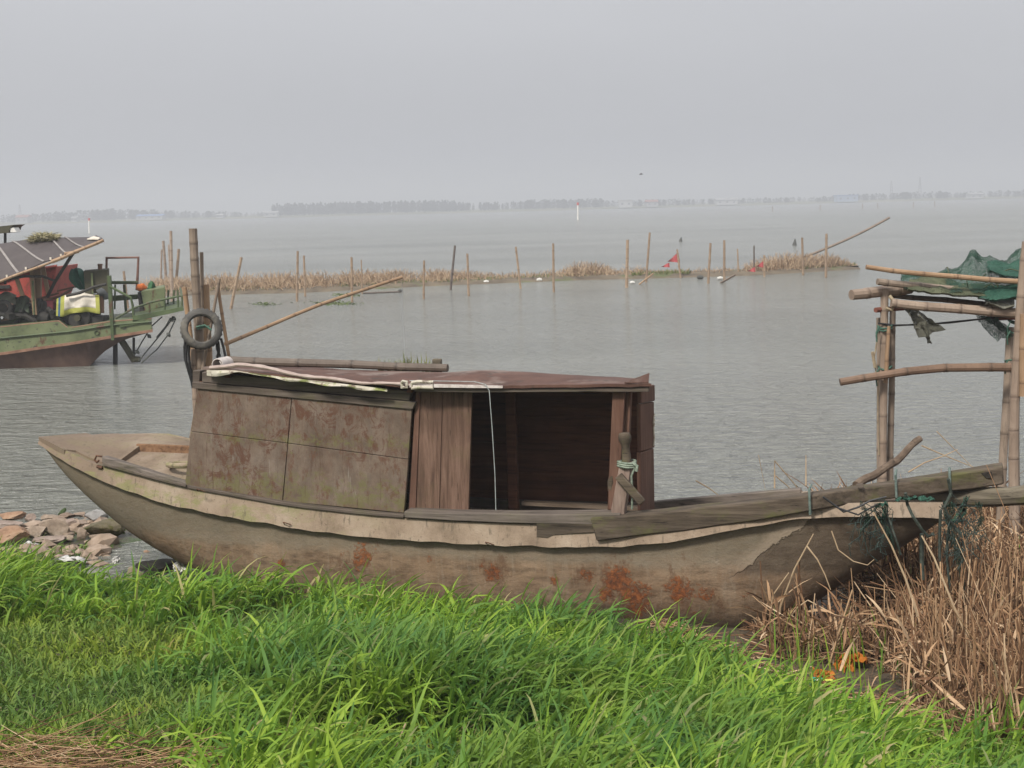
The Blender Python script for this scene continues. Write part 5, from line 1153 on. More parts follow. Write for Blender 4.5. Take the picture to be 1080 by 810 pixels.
fpole(1095, 331, 940, 319.5, 11, BAMP, 'lowest pale rail of the staging top', -.12, -.12, curve=Vector((0, 0, -.01)))
fpole(1078, 387.5, 886, 403, 9.5, BAMX, 'lone brown cross pole halfway up the staging', -.12, -.14, curve=Vector((0, 0, .045)), node=.34)
RUSTY = simple('red_brown_rod', [(.3, (.13, .045, .03)), (.7, (.22, .085, .06))], 8, bump=.2)
m = MB(); m.tube([at(923.5, 327, SY-.06), at(957, 324.5, SY+.2)], .021, 8); single('iron_rod', m, RUSTY, 'short red brown rod at the top of the left posts of the staging', 'rod', gF)
m = MB(); m.tube([at(1051, 335, SY+.02), at(1079, 334, SY+.1)], .024, 8); single('iron_rod', m, RUSTY, 'short red brown rod under the nets at the right of the staging', 'rod', gF)
m = MB(); pr = lambda pts, r, n=5: m.tube([at(x, y, SY + d) for x, y, d in pts], r, n)
pr([(926, 341, -.06), (945, 343, -.06), (980, 342, -.02), (1030, 337, 0), (1068, 333, .0)], .008); pr([(940, 344, -.05), (1000, 341, 0), (1068, 333, .02)], .004); single('cord', m, HOSE, 'thin dark cord stretched across below the top of the staging', 'cord')
m = MB()
for cx, cy_, w_ in ((933, 344, 12), (933, 346.5, 12), (933, 387, 11), (933, 393, 12), (1071, 339, 11), (1071, 349, 12), (1068, 380, 11)):
    c = at(cx, cy_, SY + .02); m.tube([c + Vector((w_*pw*1.15*math.cos(a), .12*math.sin(a), .012*math.sin(a*2+cx))) for a in np.linspace(0, 6.283, 15)], .008, 5, caps=False)
    e = at(cx - w_*.45, cy_, SY-.1); m.tube([e, e + Vector((-.03, -.01, -.05)), e + Vector((-.02, 0, -.11))], .006, 5)
single('green_ties', m, GREENR, 'dark green twine ties knotted round the staging posts', 'twine')
m = MB(); pr([(926, 350, -.08), (922, 378, -.08), (924, 395, -.06)], .006); pr([(938, 312, -.1), (943, 318, -.12), (941, 327, -.1), (934, 325, -.1)], .016, 6); pr([(920, 371, -.08), (923, 388, -.08)], .014, 5); pr([(926, 395, -.05), (926, 440, -.05), (927, 480, -.04)], .005); single('cord', m, simple('straw_cord', [(.4, (.22, .17, .11)), (.6, (.33, .27, .18))], 20, bump=.1), 'straw coloured cord hanging beside the left posts of the staging', 'cord')
def net_mat(name, a, b, al):
    t = NT(name); c = t.ramp(t.noise(t.pos(), 6, 6, .7), [(.3, a), (.7, b)]); f = t.noise(t.map((1, 1, 1)), 150, 2, .6)
    t.bump(f, .5, .01); return t.done(c, .8, .15, alpha=t.mrange(f, al-.05, al+.05))
NETD = net_mat('green_net', (.018, .048, .034), (.045, .095, .065), .50); NETO = net_mat('olive_net', (.06, .07, .04), (.12, .125, .075), .40); NETT = net_mat('teal_sheet', (.018, .062, .044), (.045, .115, .08), .46); NETG = net_mat('grey_net', (.10, .10, .075), (.19, .185, .15), .42)
netobj = thing('fishing_net', 'heap of dark green fishing net draped over the top of the staging', 'net', at(1015, 308, SY+.3))
def pile(topl, botl, d0, d1, name, mat, amp, n=60, k=16, seed=0):
    m = MB(); rows = []
    x0, x1 = topl[0][0], topl[-1][0]
    for i in range(n):
        px = x0 + (x1-x0)*i/(n-1); yt, yb = ip(topl, px), ip(botl, px); row = []
        for j in range(k):
            u = j/(k-1); arch = math.sin(u*math.pi/2)
            p = at(px, yb + (yt-yb)*arch, SY + d0 + (d1-d0)*u)
            nz = Vector((mnoise.noise(p*7+Vector((seed, 0, 0))), mnoise.noise(p*7+Vector((seed, 9, 0))), mnoise.noise(p*9+Vector((seed, 0, 9))))) + Vector((mnoise.noise(p*21), mnoise.noise(p*23+Vector((5, seed, 0))), mnoise.noise(p*25+Vector((seed, 5, 0)))))*.55
            row.append(p + nz*amp*(.4 + .6*arch))
        rows.append(row)
    back = [[p + Vector((0, .02, -.015)) for p in reversed(r)] for r in rows]
    m.loft([a + b for a, b in zip(rows, back)], True, True, True); part(name, m, mat, netobj, sharp=80)
pile([(953,289),(962,287),(985,289),(1005,284),(1020,273),(1026,264),(1034,271),(1048,273),(1062,274),(1075,263),(1090,262),(1110,262)], [(953,304),(975,307),(1000,309),(1030,310),(1060,312),(1110,313)], -.1, .75, 'net_heap', NETD, .045, seed=1)
pile([(958,296),(975,293),(1000,297),(1030,299),(1060,302),(1100,300)], [(955,304),(990,309),(1040,313),(1100,315)], -.16, .3, 'net_fold', NETO, .035, seed=4)
pile([(1043,276),(1052,275),(1066,279),(1080,273),(1110,270)], [(1040,283),(1056,290),(1080,292),(1110,293)], -.05, .4, 'net_sheet', NETT, .03, n=30, seed=8)
pile([(1033,312),(1042,301),(1060,299),(1080,298),(1100,296)], [(1035,313),(1050,316),(1070,313),(1100,314)], -.22, .1, 'net_sheet', NETT, .03, n=30, seed=12)
pile([(1040,315),(1058,313),(1070,312)], [(1044,320),(1058,326),(1070,322)], -.2, .05, 'pale_rag', NETG, .02, n=20, seed=15)
def hang(pts, w0, w1, mat, label_, seed, root, d=-.08, name='net_strip'):
    m = MB(); rows = []; n = len(pts)*6
    for i in range(n):
        q = i/(n-1); px = np.interp(q, np.linspace(0, 1, len(pts)), [p[0] for p in pts]); py = np.interp(q, np.linspace(0, 1, len(pts)), [p[1] for p in pts]); c = at(px, py, SY + d if root is netobj else d); w_ = w0 + (w1-w0)*q
        row = []
        for j in range(6):
            u = j/5 - .5; row.append(c + Vector((u*w_, .05*math.sin(u*9+q*6+seed), .02*mnoise.noise(Vector((q*8, u*3, seed))) + .3*u*w_)))
        rows.append(row + [p + Vector((0, .006, .002)) for p in reversed(row)])
    m.loft(rows, True, True, True); part(name, m, mat, root, sharp=80)
hang([(958,325),(966,333),(975,342),(983,352)], .06, .20, NETG, '', 1, netobj); hang([(972,340),(977,350),(981,362)], .05, .015, NETG, '', 6, netobj)
hang([(1033,331),(1042,338),(1052,347),(1060,357)], .10, .16, NETD, '', 3, netobj, .02); hang([(1040,333),(1050,340),(1061,350)], .08, .06, NETT, '', 5, netobj, .0)
m = MB()
for k in range(26):
    x, y = random.uniform(1000, 1090), random.uniform(288, 308); p = at(x, y, SY + random.uniform(-.15, .4)); q = p + Vector((random.uniform(-.25, .25), random.uniform(-.1, .1), random.uniform(-.08, .08)))
    m.tube([p, (p+q)/2 + Vector((0, 0, random.uniform(.0, .06))), q], .0045, 4)
part('net_cords', m, NETO, netobj)
DRIFT = wood('driftwood', (.12, .085, .06), (.20, .15, .11), (.045, .03, .022), 'r', .0)
logpole('driftwood_pole', at(903, 512, 10.4), at(970.5, 462.5, 10.8), .034, .026, DRIFT, 'dark driftwood pole leaning up right behind the timber beam', 'pole', .03, curve=Vector((.0, 0, -.03)), seed=4)

# ------------------------------------------------------------------ bow tangle of nets and ropes
def bd(px, py, v): return H3(px, py, v)
tang = thing('net_tangle', 'dark green net scraps and ropes tangled round the bow tip', 'net', bd(1005, 545, .1))
def bhang(pts, w0, w1, mat, v, seed, name='net_scrap'):
    m = MB(); rows = []; n = len(pts)*6
    for i in range(n):
        q = i/(n-1); f = np.linspace(0, 1, len(pts)); px = np.interp(q, f, [p[0] for p in pts]); py = np.interp(q, f, [p[1] for p in pts]); c = bd(px, py, v); w_ = .62*(w0 + (w1-w0)*q)*(1+.3*math.sin(q*13+seed)); row = []
        for j in range(7):
            u = j/6 - .5; row.append(c + AX*(u*w_) + LT*(.035*math.sin(u*11+q*8+seed)) + UP*(.03*mnoise.noise(Vector((q*9, u*5, seed)))))
        rows.append(row + [p + LT*.006 for p in reversed(row)])
    m.loft(rows, True, True, True); part(name, m, mat, tang, sharp=80)
bhang([(1003,530),(1000,545),(1006,565),(1013,590),(1015,615),(1013,640)], .10, .07, NETD, .12, 1); bhang([(1020,524),(1014,540),(1008,552)], .05, .10, NETT, .10, 2); 
bhang([(945,527),(965,525),(985,527)], .03, .04, NETT, .05, 4); bhang([(920,538),(932,550),(940,568),(946,590)], .07, .02, NETD, .02, 5); bhang([(908,530),(916,545),(909,562)], .03, .05, NETD, .02, 6); bhang([(1032,530),(1036,546),(1030,560)], .06, .03, NETD, .16, 7);  bhang([(925,533),(935,531),(932,547)], .05, .04, NETT, .0, 9)
m = MB()
def br(pts, r, v=.06): m.tube([bd(x, y, v + .03*math.sin(i*2.1)) for i, (x, y) in enumerate(pts)], r, 6)
br([(955,520),(957,532),(963,545),(972,558),(979,566),(984,563)], .011, .05); br([(1000,505),(1003,520),(996,535),(1001,548),(1008,557),(1017,566)], .010, .04); br([(972,563),(972,590),(973,612)], .015, .2); br([(992,538),(991,565),(991,592)], .010, .12); br([(930,535),(938,548),(944,566),(950,585)], .007, .0); br([(1002,545),(998,580),(1000,605),(1003,625)], .008, .1)
part('hanging_ropes', m, simple('dark_green_rope', [(.4, (.02, .028, .022)), (.6, (.05, .06, .048))], 30, bump=.2), tang)
m = MB()
for k in range(190):
    cx, cy_ = random.choice(((915, 548), (928, 545), (1005, 545), (1025, 552), (1015, 560), (920, 555))); a = bd(cx + random.uniform(-14, 14), cy_ + random.uniform(-18, 22), random.uniform(-.02, .16)); b = a + Vector((random.uniform(-.12, .12), random.uniform(-.05, .05), random.uniform(-.2, .08)))
    m.tube([a, (a+b)/2 + Vector((random.uniform(-.05, .05), 0, random.uniform(-.06, .03))), b], random.uniform(.0012, .003), 4)
part('loose_threads', m, simple('black_green_thread', [(.4, (.015, .025, .022)), (.6, (.05, .075, .065))], 30, bump=0), tang, kind='stuff')
m = MB(); br([(868,524),(890,540),(905,535),(918,528),(935,524)], .007, -.0); br([(885,536),(905,543),(925,532)], .006, -.02); part('black_wire', m, HOSE, tang)
# ------------------------------------------------------------------ dead reed bed on the right
def world_px(px, y): return (px - 540)/FPX*y
REEDM = None
def reeds():
    t = NT('dead_reed'); al = t.map((1, 1, 1)); c = t.ramp(t.island(), [(0, (.06, .034, .02)), (.3, (.16, .085, .046)), (.6, (.29, .17, .092)), (.88, (.42, .28, .165)), (1, (.54, .40, .265))])
    c = t.mix(t.math('MULTIPLY', t.mrange(t.noise(al, 25, 5, .7), .5, .7), .4), c, (.07, .045, .03)); t.done(c, .85, .15)
    global REEDM; REEDM = t.m
    L_ = []
    def zone(n, f, x0=.95):                       # candidate (x, y) in the bed
        x = rng.uniform(1.6, 6.0, n*3); y = rng.uniform(6.7, 13.2, n*3); e = ye(x); bow = 9.8 - .29*x
        k = (y > e + .0) & (x < .60*y - .6) & ((y < bow + .5) | (x > 2.55)) & ~((np.abs(x - 1.92) < .33) & (y < 8.75) & (rng.uniform(size=n*3) < .93))
        idx = np.where(k)[0][:n]; return x[idx], y[idx]
    # broken standing stalks
    keepout = lambda P: ~((np.abs(P[..., 0] - 1.92) < .33) & (P[..., 1] < 8.75) & (P[..., 1] > 6.9)).any(1)
    x, y = zone(9500, 0); n = len(x); dn = np.array([mnoise.noise(Vector((a*1.5, b*1.5, 3))) for a, b in zip(x, y)])
    off = y - (9.8-.29*x); hull = (off > -.1) & (x < 2.7); edge = np.clip((x - 1.6)/.9, 0, 1)
    k = rng.uniform(size=n) < np.clip(.75 + .8*dn, .1, 1)*(.35 + .65*edge); x, y, dn, off, hull, edge = (q[k] for q in (x, y, dn, off, hull, edge)); n = len(x)
    L = rng.gamma(4.5, .088, n)*(1 + .6*dn)*np.where(hull, .45, 1)*(.5 + .5*edge); L = np.clip(L, .05, np.where(y > 10.3, .36, .66))
    C = curves_np(np.stack([x, y, bank_z(x, y)-.02], -1), rng.uniform(0, 6.28, n), L, np.abs(rng.normal(.08, .17, n)), rng.normal(0, .22, n), 3)
    kk = keepout(C); C = C[kk]; n = len(C); L_.append(tubes_np(C, np.linspace(1, .75, 4)[None, :]*rng.uniform(.0026, .0072, n)[:, None], 5))
    # fallen stalks in layers
    x, y = zone(8500, 0); n = len(x); hz_ = rng.uniform(0, .34, n)**1.3; off = y - (9.8-.29*x); hull = (off > -.1) & (x < 2.6); edge = np.clip((x - 1.5)/.9, 0, 1); hz_ = np.where(hull, hz_*.3, hz_)*edge*np.where(y < ye(x)+.5, .3, 1)
    az = np.where(rng.uniform(size=n) < .5, rng.normal(.2, .6, n), rng.uniform(0, 6.28, n)); az = np.where(rng.uniform(size=n) < .5, az + np.pi, az)
    C = curves_np(np.stack([x, y, bank_z(x, y) + hz_], -1), az, rng.gamma(3.5, .12, n)*np.where(hull, .5, 1)*(.4 + .6*edge), rng.normal(1.5, .2, n), rng.normal(0, .25, n), 4)
    C[..., 2] = np.maximum(C[..., 2], bank_z(C[..., 0], C[..., 1]) + .01); kk = keepout(C) & (C[..., 0].min(1) > 1.4); C = C[kk]; n = len(C)
    L_.append(tubes_np(C, np.linspace(1, .6, 5)[None, :]*rng.uniform(.0024, .006, n)[:, None], 5))
    # leaning diagonals
    x, y = zone(3000, 0); n = len(x); off = y - (9.8-.29*x); hull = (off > -.3) & (x < 2.75); edge = np.clip((x - 1.5)/.9, 0, 1); L = rng.gamma(5, .10, n)*np.where(hull, .4, 1)*(.4 + .6*edge)*np.where(y > 10.3, .5, 1)
    C = curves_np(np.stack([x, y, bank_z(x, y)], -1), rng.uniform(0, 6.28, n), L, rng.uniform(.3, 1.0, n), rng.normal(0, .5, n), 4); kk = keepout(C) & (C[..., 0].min(1) > 1.45); C = C[kk]; n = len(C)
    L_.append(tubes_np(C, np.linspace(1, .5, 5)[None, :]*rng.uniform(.0025, .0055, n)[:, None], 5))
    # short broken litter on the mud between the grass and the reeds
    n = 3600; x = rng.uniform(.9, 3.4, n); y = ye(x) + rng.uniform(-.1, 1.3, n); k = y < 9.8-.29*x + .15; x, y = x[k], y[k]; n = len(x)
    C = curves_np(np.stack([x, y, bank_z(x, y) + rng.uniform(.003, .03, n)], -1), rng.uniform(0, 6.28, n), rng.uniform(.04, .22, n), rng.normal(1.52, .1, n), rng.normal(0, .15, n), 3)
    C[..., 2] = np.maximum(C[..., 2], bank_z(C[..., 0], C[..., 1]) + .004); L_.append(tubes_np(C, np.linspace(1, .7, 4)[None, :]*rng.uniform(.002, .005, n)[:, None], 4))
    # dry leaves
    x, y = zone(9500, 0); n = len(x); hull = ((y - (9.8-.30*x)) > -.1) & (x < 2.6)
    C = curves_np(np.stack([x, y, bank_z(x, y) + rng.uniform(0, .3, n)*np.where(hull, .2, 1)], -1), rng.uniform(0, 6.28, n), rng.uniform(.1, .38, n)*np.where(hull, .5, 1), rng.uniform(.3, 1.6, n), rng.normal(.5, .6, n), 4)
    C[..., 2] = np.maximum(C[..., 2], bank_z(C[..., 0], C[..., 1]) + .008)
    L_.append(ribbons_np(C, np.array([.7, 1, .9, .6, .1])[None, :]*rng.uniform(.004, .011, n)[:, None], rng.uniform(0, 6.28, n), .3, rng.normal(0, 1.5, n)))
    V, F = joinvf(L_); tag(np_mesh('reed_bed', V, F, t.m, loc=(2.5, 9.5, 0)), 'tangle of broken dry brown reeds filling the shore under the bow', kind='stuff')
reeds()
GLEAF = None
def grasses():
    def gmat(name, st, tr=.38, rough=.55):
        t = NT(name); c = t.ramp(t.island(), st); big = t.noise(t.map((1, 1, .4)), .9, 4, .6)
        c = t.mix(t.math('MULTIPLY', t.mrange(big, .42, .60), .55), c, (.05, .135, .05)); c = t.mix(t.math('MULTIPLY', t.mrange(t.noise(t.map((1, 1, .4), loc=(3, 8, 1)), 1.3, 4, .6), .5, .66), .45), c, (.24, .33, .04))
        t.done(c, rough, .18); d = t.n('ShaderNodeBsdfTranslucent'); t.l(t.mix(.5, c, (.20, .34, .03)), d.inputs[0]); ms = t.n('ShaderNodeMixShader'); ms.inputs[0].default_value = tr
        t.l(t.p.outputs[0], ms.inputs[1]); t.l(d.outputs[0], ms.inputs[2]); t.l(ms.outputs[0], t.out.inputs[0]); return t.m
    tall = gmat('green_grass', [(0, (.07, .155, .03)), (.3, (.135, .26, .034)), (.65, (.225, .365, .036)), (.92, (.32, .44, .06)), (.955, (.36, .38, .12)), (1, (.44, .35, .19))])
    low = gmat('low_cover', [(0, (.10, .15, .018)), (.5, (.175, .24, .026)), (.9, (.25, .29, .04)), (1, (.25, .2, .07))], .25, .6)
    def proj(x, y, z): 
        zc = (y)*math.cos(PITCH) - (z-CAM_H)*math.sin(PITCH); return 540 + FPX*x/zc, 405 - FPX*((z-CAM_H)*math.cos(PITCH) + y*math.sin(PITCH))/zc
    # where the tall blades thin out over a lower yellow-green cover: soft patches on the bank itself
    patches = [(-2.65, 7.9, .95, 1.05), (-2.3, 6.6, 1.0, .9), (-1.65, 9.1, .38, .4), (-2.0, 5.4, .75, .6), (-.65, 6.15, .75, .35), (.15, 6.3, .25, .2), (-2.9, 9.4, .4, .3)]
    def lowness(x, y):
        v = np.zeros_like(x)
        for cx, cy_, rx, ry in patches: v = np.maximum(v, np.exp(-(((x-cx)/rx)**2 + ((y-cy_)/ry)**2)**1.5))
        return v
    def clumps(nc, per, ymin, ymax):
        y = np.sqrt(rng.uniform(ymin**2, ymax**2, nc)); x = rng.uniform(-.62, .62, nc)*y + rng.normal(0, .25, nc)
        k = y < ye(x) + .12 + rng.normal(0, .07, nc); x, y = x[k], y[k]
        bow = 9.8 - .292*x; k = y < bow + .02 + np.where(x < -2.4, 9, 0); x, y = x[k], y[k]
        k = rng.uniform(size=len(x)) > 1.55*lowness(x, y); x, y = x[k], y[k]; n = len(x)
        i = np.repeat(np.arange(n), per); N = len(i)
        d = np.array([mnoise.noise(Vector((a*.9, b*.9, 6))) for a, b in zip(x, y)])
        hs = np.clip(1 + .45*d, .55, 1.4)*rng.uniform(.7, 1.2, n)*(1 - .5*np.minimum(1, 1.6*lowness(x, y))); caz = rng.normal(-.15, .65, n); wind = rng.uniform(.35, .95, n)
        r_ = np.sqrt(rng.uniform(size=N))*.10; a = rng.uniform(0, 6.28, N)
        bx = x[i] + r_*np.cos(a); by = y[i] + r_*np.sin(a); b = np.stack([bx, by, bank_z(bx, by) - .015], -1)
        near = np.clip((bow[k][i] if False else (9.8-.292*bx)) - by, 0, 1); 
        L = hs[i]*rng.gamma(9, .034, N)*(.66 + .34*near); L = np.clip(L, .09, .50)
        az = np.where(rng.uniform(size=N) < .62, caz[i] + rng.normal(0, .55, N), rng.uniform(0, 6.28, N))
        a0 = np.abs(rng.normal(.24, .22, N)); bend = np.clip(wind[i]*rng.gamma(3.8, .74, N), .25, 2.5)
        C = curves_np(b, az, L, a0, bend, 6, .04); C[..., 2] = np.maximum(C[..., 2], bank_z(C[..., 0], C[..., 1]) + .01)
        hw = rng.uniform(.0048, .0125, N)*(.8 + .25*hs[i]); prof = np.array([.55, .85, 1, .95, .8, .5, .06])
        return ribbons_np(C, prof[None, :]*hw[:, None], az + np.pi*0 + rng.normal(0, .35, N), .35, rng.normal(0, .8, N))
    V, F = joinvf([clumps(4400, 15, 5.0, 7.5), clumps(5100, 14, 6.9, 10.7)])
    tag(np_mesh('grass', V, F, tall, loc=(0, 7, .4)), 'long bright green grass blowing over the bank in front of the boat', kind='stuff')
    # low cover leaves everywhere beneath, thick in the patches
    n = 150000; y = np.sqrt(rng.uniform(5.2**2, 10.8**2, n)); x = rng.uniform(-.60, .60, n)*y; k = (y < ye(x) + .1) & (rng.uniform(size=n) < .22 + .95*lowness(x, y)); x, y = x[k], y[k]; n = len(x)
    C = curves_np(np.stack([x, y, bank_z(x, y)-.005], -1), rng.uniform(0, 6.28, n), rng.uniform(.03, .13, n), rng.uniform(.0, 1.1, n), rng.uniform(.2, 1.6, n), 3)
    V, F = ribbons_np(C, np.array([.35, 1, .9, .1])[None, :]*rng.uniform(.003, .0075, n)[:, None], rng.uniform(0, 6.28, n), .2)
    tag(np_mesh('ground_cover', V, F, low, loc=(0, 7, .4)), 'low yellow green weeds covering the ground between the taller grass', kind='stuff')
    # green shoots among the reeds and algae tufts on the mud
    n = 420; x = rng.uniform(1.6, 4.2, n); y = rng.uniform(8.0, 10.8, n); k = (y > ye(x)+.1) & ((y < 9.6-.30*x) | (x > 2.7)); x, y = x[k], y[k]; n = len(x); az = rng.uniform(0, 6.28, n)
    C = curves_np(np.stack([x, y, bank_z(x, y)], -1), az, rng.uniform(.12, .42, n), np.abs(rng.normal(.1, .12, n)), rng.uniform(.05, .7, n), 4)
    a = ribbons_np(C, np.array([.7, 1, .9, .6, .1])[None, :]*rng.uniform(.003, .006, n)[:, None], az, .3)
    tag(np_mesh('green_shoots', a[0], a[1], tall, loc=(2.6, 9.2, .1)), 'fresh green shoots coming up between the dead reeds', kind='stuff')
    n = 5200; x = rng.uniform(-5.2, -1.9, n); y = rng.uniform(10.2, 13.6, n); d = np.array([mnoise.noise(Vector((a*1.6, b*2.2, 2))) for a, b in zip(x, y)]); k = (y > ye(x) - .05) & (d > -.05) & (bank_z(x, y) > .0); x, y = x[k], y[k]; n = len(x)
    C = curves_np(np.stack([x, y, bank_z(x, y)-.004], -1), rng.uniform(0, 6.28, n), rng.uniform(.02, .08, n), rng.uniform(.4, 1.5, n), rng.uniform(0, 1, n), 2)
    V, F = ribbons_np(C, np.array([.8, 1, .2])[None, :]*rng.uniform(.004, .012, n)[:, None], rng.uniform(0, 6.28, n), .2)
    tag(np_mesh('algae', V, F, gmat('algae_green', [(0, (.03, .045, .01)), (.6, (.06, .085, .015)), (1, (.10, .09, .03))], .1), loc=(-3.5, 11.8, .1)), 'dark green algae and moss on the wet mud by the stern', kind='stuff')
    # straw on the lower left
    n = 420; x = rng.normal(-1.98, .36, n); y = rng.normal(5.72, .14, n); az = rng.normal(.0, .5, n) + np.where(rng.uniform(size=n) < .5, np.pi, 0)
    C = curves_np(np.stack([x, y, bank_z(x, y) + rng.uniform(.01, .10, n)], -1), az, rng.uniform(.15, .55, n), rng.normal(1.5, .14, n), rng.normal(0, .2, n), 4); C[..., 2] = np.maximum(C[..., 2], bank_z(C[..., 0], C[..., 1]) + .01)
    V, F = tubes_np(C, np.linspace(1, .6, 5)[None, :]*rng.uniform(.0014, .0032, n)[:, None], 4)
    tag(np_mesh('straw', V, F, REEDM, loc=(-2.0, 5.7, .7)), 'heap of dry straw lying at the lower left in the grass', kind='stuff')
grasses()
# single dry stalks that stand out
SD = bamboo_mat('dry_stalk', (.33, .23, .135), (.48, .36, .23), (.16, .10, .06))
def stalk(pts, r, label, cat='reed stalk', v=None, y=None):
    m = MB(); m.tube([H3(a, b, v) if v is not None else at(a, b, y + (k*.03)) for k, (a, b) in enumerate(pts)], [r*(1 - .5*k/max(1, len(pts)-1)) for k in range(len(pts))], 6); single('reed_stalk', m, SD, label, cat, 'dry stalks standing out on their own')
stalk([(822,668),(823,640),(838,600),(851,576),(858,563)], .008, 'tan reed stalk arching up in front of the hull below the bow', v=-.16)
stalk([(818,690),(812,655),(815,628),(832,604)], .007, 'bent reed stalk curving left of the arching one before the hull', v=-.2)
stalk([(851,576),(862,590),(870,606),(876,622)], .006, 'reed tip drooping right from the top of the arching stalk', v=-.16)
stalk([(826,660),(842,640),(852,633),(880,648),(905,655)], .006, 'crooked reed kinked over in front of the lower bow', v=-.22)
stalk([(833,648),(850,660),(863,678),(868,695)], .006, 'pale reed bending down right at the grass edge under the bow', v=-.3)
stalk([(1052,748),(1030,695),(1006,640),(985,588),(972,565)], .009, 'long straight pale reed leaning left across the reed bed', y=7.9)
stalk([(968,650),(955,610),(940,575),(921,540)], .008, 'brown reed leaning left against the bow with the green ropes', y=8.25)
stalk([(877,560),(884,580),(900,592),(915,596),(922,590)], .005, 'thin looping dry stem hanging below the bow rim', v=-.1)
stalk([(410,808),(418,786),(428,763)], .007, 'thick dry stick poking up from the grass at bottom centre', y=5.75)
stalk([(364,808),(369,797),(374,786)], .004, 'short dry stick left of the thick stick at the bottom', y=5.75)
stalk([(349,790),(370,768),(390,748)], .004, 'dry straw leaning right through the grass left of the thick stick', y=6.55)
stalk([(0,775),(1,760),(1,745)], .004, 'dry stem standing at the left photo edge above the straw', y=6.7)
stalk([(270,772),(283,756),(294,746)], .004, 'brown dead twig in the bare spot of the grass', y=6.75)
stalk([(817,515),(817,500),(817,486),(835,507),(846,521)], .006, 'thin reed snapped into an angle behind the timber beam', y=10.6)
stalk([(818,502),(830,512),(838,520)], .005, 'second short slanting reed under the snapped one', y=10.62)
stalk([(850,512),(850,480)], .006, 'upright single reed tip behind the beam right of the snapped one', y=10.7)
stalk([(734,507),(748,515),(760,524)], .006, 'short tan reed slanting down right behind the beam near the cabin', y=11.0)
stalk([(800,480),(803,495),(807,516)], .003, 'thin dark grass stem left of the snapped reed', y=10.8)
stalk([(958,498),(975,488),(995,481),(1010,474)], .006, 'orange tan reed rising right behind the beam end', y=10.6)
stalk([(972,470),(1000,482),(1030,494)], .006, 'long thin reed sloping down right behind the beam end', y=10.9)
stalk([(988,455),(1003,470),(1025,492)], .004, 'very thin pale stem crossing the sloping reed', y=11.0)
# ------------------------------------------------------------------ stones on the mud at the left
def rock_mat(name, a, b, c_, moss=0):
    t = NT(name); oc = t.n('ShaderNodeTexCoord').outputs['Object']; c = t.ramp(t.noise(oc, 5, 8, .7), [(.3, c_), (.5, a), (.7, b)])
    if moss: c = t.mix(t.mrange(t.noise(oc, 8, 7, .7), .62-.16*moss, .72-.16*moss), c, (.075, .07, .025))
    t.bump(t.noise(oc, 14, 8, .75), .7, .025); return t.done(c, .9, .2)
RK1 = rock_mat('tan_stone', (.27, .21, .16), (.38, .31, .25), (.14, .105, .08)); RK2 = rock_mat('pink_stone', (.26, .20, .165), (.36, .29, .245), (.14, .105, .085)); RK3 = rock_mat('orange_stone', (.29, .18, .115), (.37, .26, .18), (.15, .09, .06)); RK4 = rock_mat('grey_stone', (.28, .27, .26), (.40, .39, .38), (.16, .15, .14)); RK5 = rock_mat('mossy_stone', (.13, .11, .07), (.18, .15, .10), (.05, .045, .025), .8); RK6 = rock_mat('dark_stone', (.035, .032, .025), (.07, .065, .045), (.015, .014, .012), .3)
def rock(px0, px1, pt, pb, mat, label, seed, flat=1.0, ang=.55, dz=None):
    cx = (px0+px1)/2; b = onz(cx, pb, 0.03)
    for _ in range(3): b = onz(cx, pb, max(0, bz(b.x, b.y)))
    w_ = (px1-px0)/FPX*b.y/2; h = (pb-pt)/FPX*b.y*.46
    bm = bmesh.new(); bmesh.ops.create_icosphere(bm, subdivisions=4, radius=1); sd = Vector((seed*3.7, seed*1.3, seed*2.1))
    rs = random.Random(seed); planes = [(Vector((rs.gauss(0, 1), rs.gauss(0, 1), rs.gauss(0, .8))).normalized(), rs.uniform(.45, .85)) for _ in range(int(7 + 14*ang))]
    for v in bm.verts:
        p = v.co.copy()
        for n_, d_ in planes:
            e = p.dot(n_) - d_
            if e > 0: p -= n_*e*.97
        p *= 1 + .12*mnoise.noise(v.co*1.8 + sd) + .06*mnoise.noise(v.co*5 + sd) + .03*mnoise.noise(v.co*12 + sd)
        v.co = p
    zs = [v.co.z for v in bm.verts]; xs_ = [v.co.x for v in bm.verts]; kx = 2*w_/(max(xs_)-min(xs_)); kz = 2*h/(max(zs)-min(zs))
    for v in bm.verts: v.co = Vector((v.co.x*kx, v.co.y*w_*.8*flat, (v.co.z - min(zs))*kz))
    me = bpy.data.meshes.new('rock'); bm.to_mesh(me); bm.free(); me.polygons.foreach_set('use_smooth', [True]*len(me.polygons)); me.set_sharp_from_angle(angle=R(32)); me.materials.append(mat)
    o = bpy.data.objects.new('rock', me); COL.objects.link(o); o.location = (b.x, b.y + w_*.5*flat, bz(b.x, b.y) - h*.12); o.rotation_euler = (0, rs.uniform(-.06, .06), rs.uniform(-.25, .25))
    tag(o, label, 'rock', 'stones on the mud by the stern'); return o
rock(38, 75, 544, 567, RK1, 'large rounded tan stone in the middle of the pile by the stern', 3, 1, .25)
rock(66, 83, 546, 559, RK2, 'pinkish stone wedged behind the right end of the large tan stone', 5)
rock(-22, 31, 555, 574, RK3, 'big angular orange tinted stone at the left photo edge', 7)
rock(-30, 18, 549, 560, RK2, 'flat pinkish slab behind the orange tinted stone', 8)
rock(22, 50, 552, 568, RK1, 'tilted flat tan slab left under the large rounded stone', 11)
rock(80, 93, 554, 569, RK1, 'upright pointed tan stone right of the pile', 13, .6)
rock(94, 122, 562, 571, RK1, 'low flat pale stone lying in the water by the stern', 15)
rock(64, 78, 563, 571, RK1, 'small blocky tan stone below the large rounded stone', 17)
rock(28, 66, 566, 574, RK2, 'small pink stone row end below the tilted slab', 19)
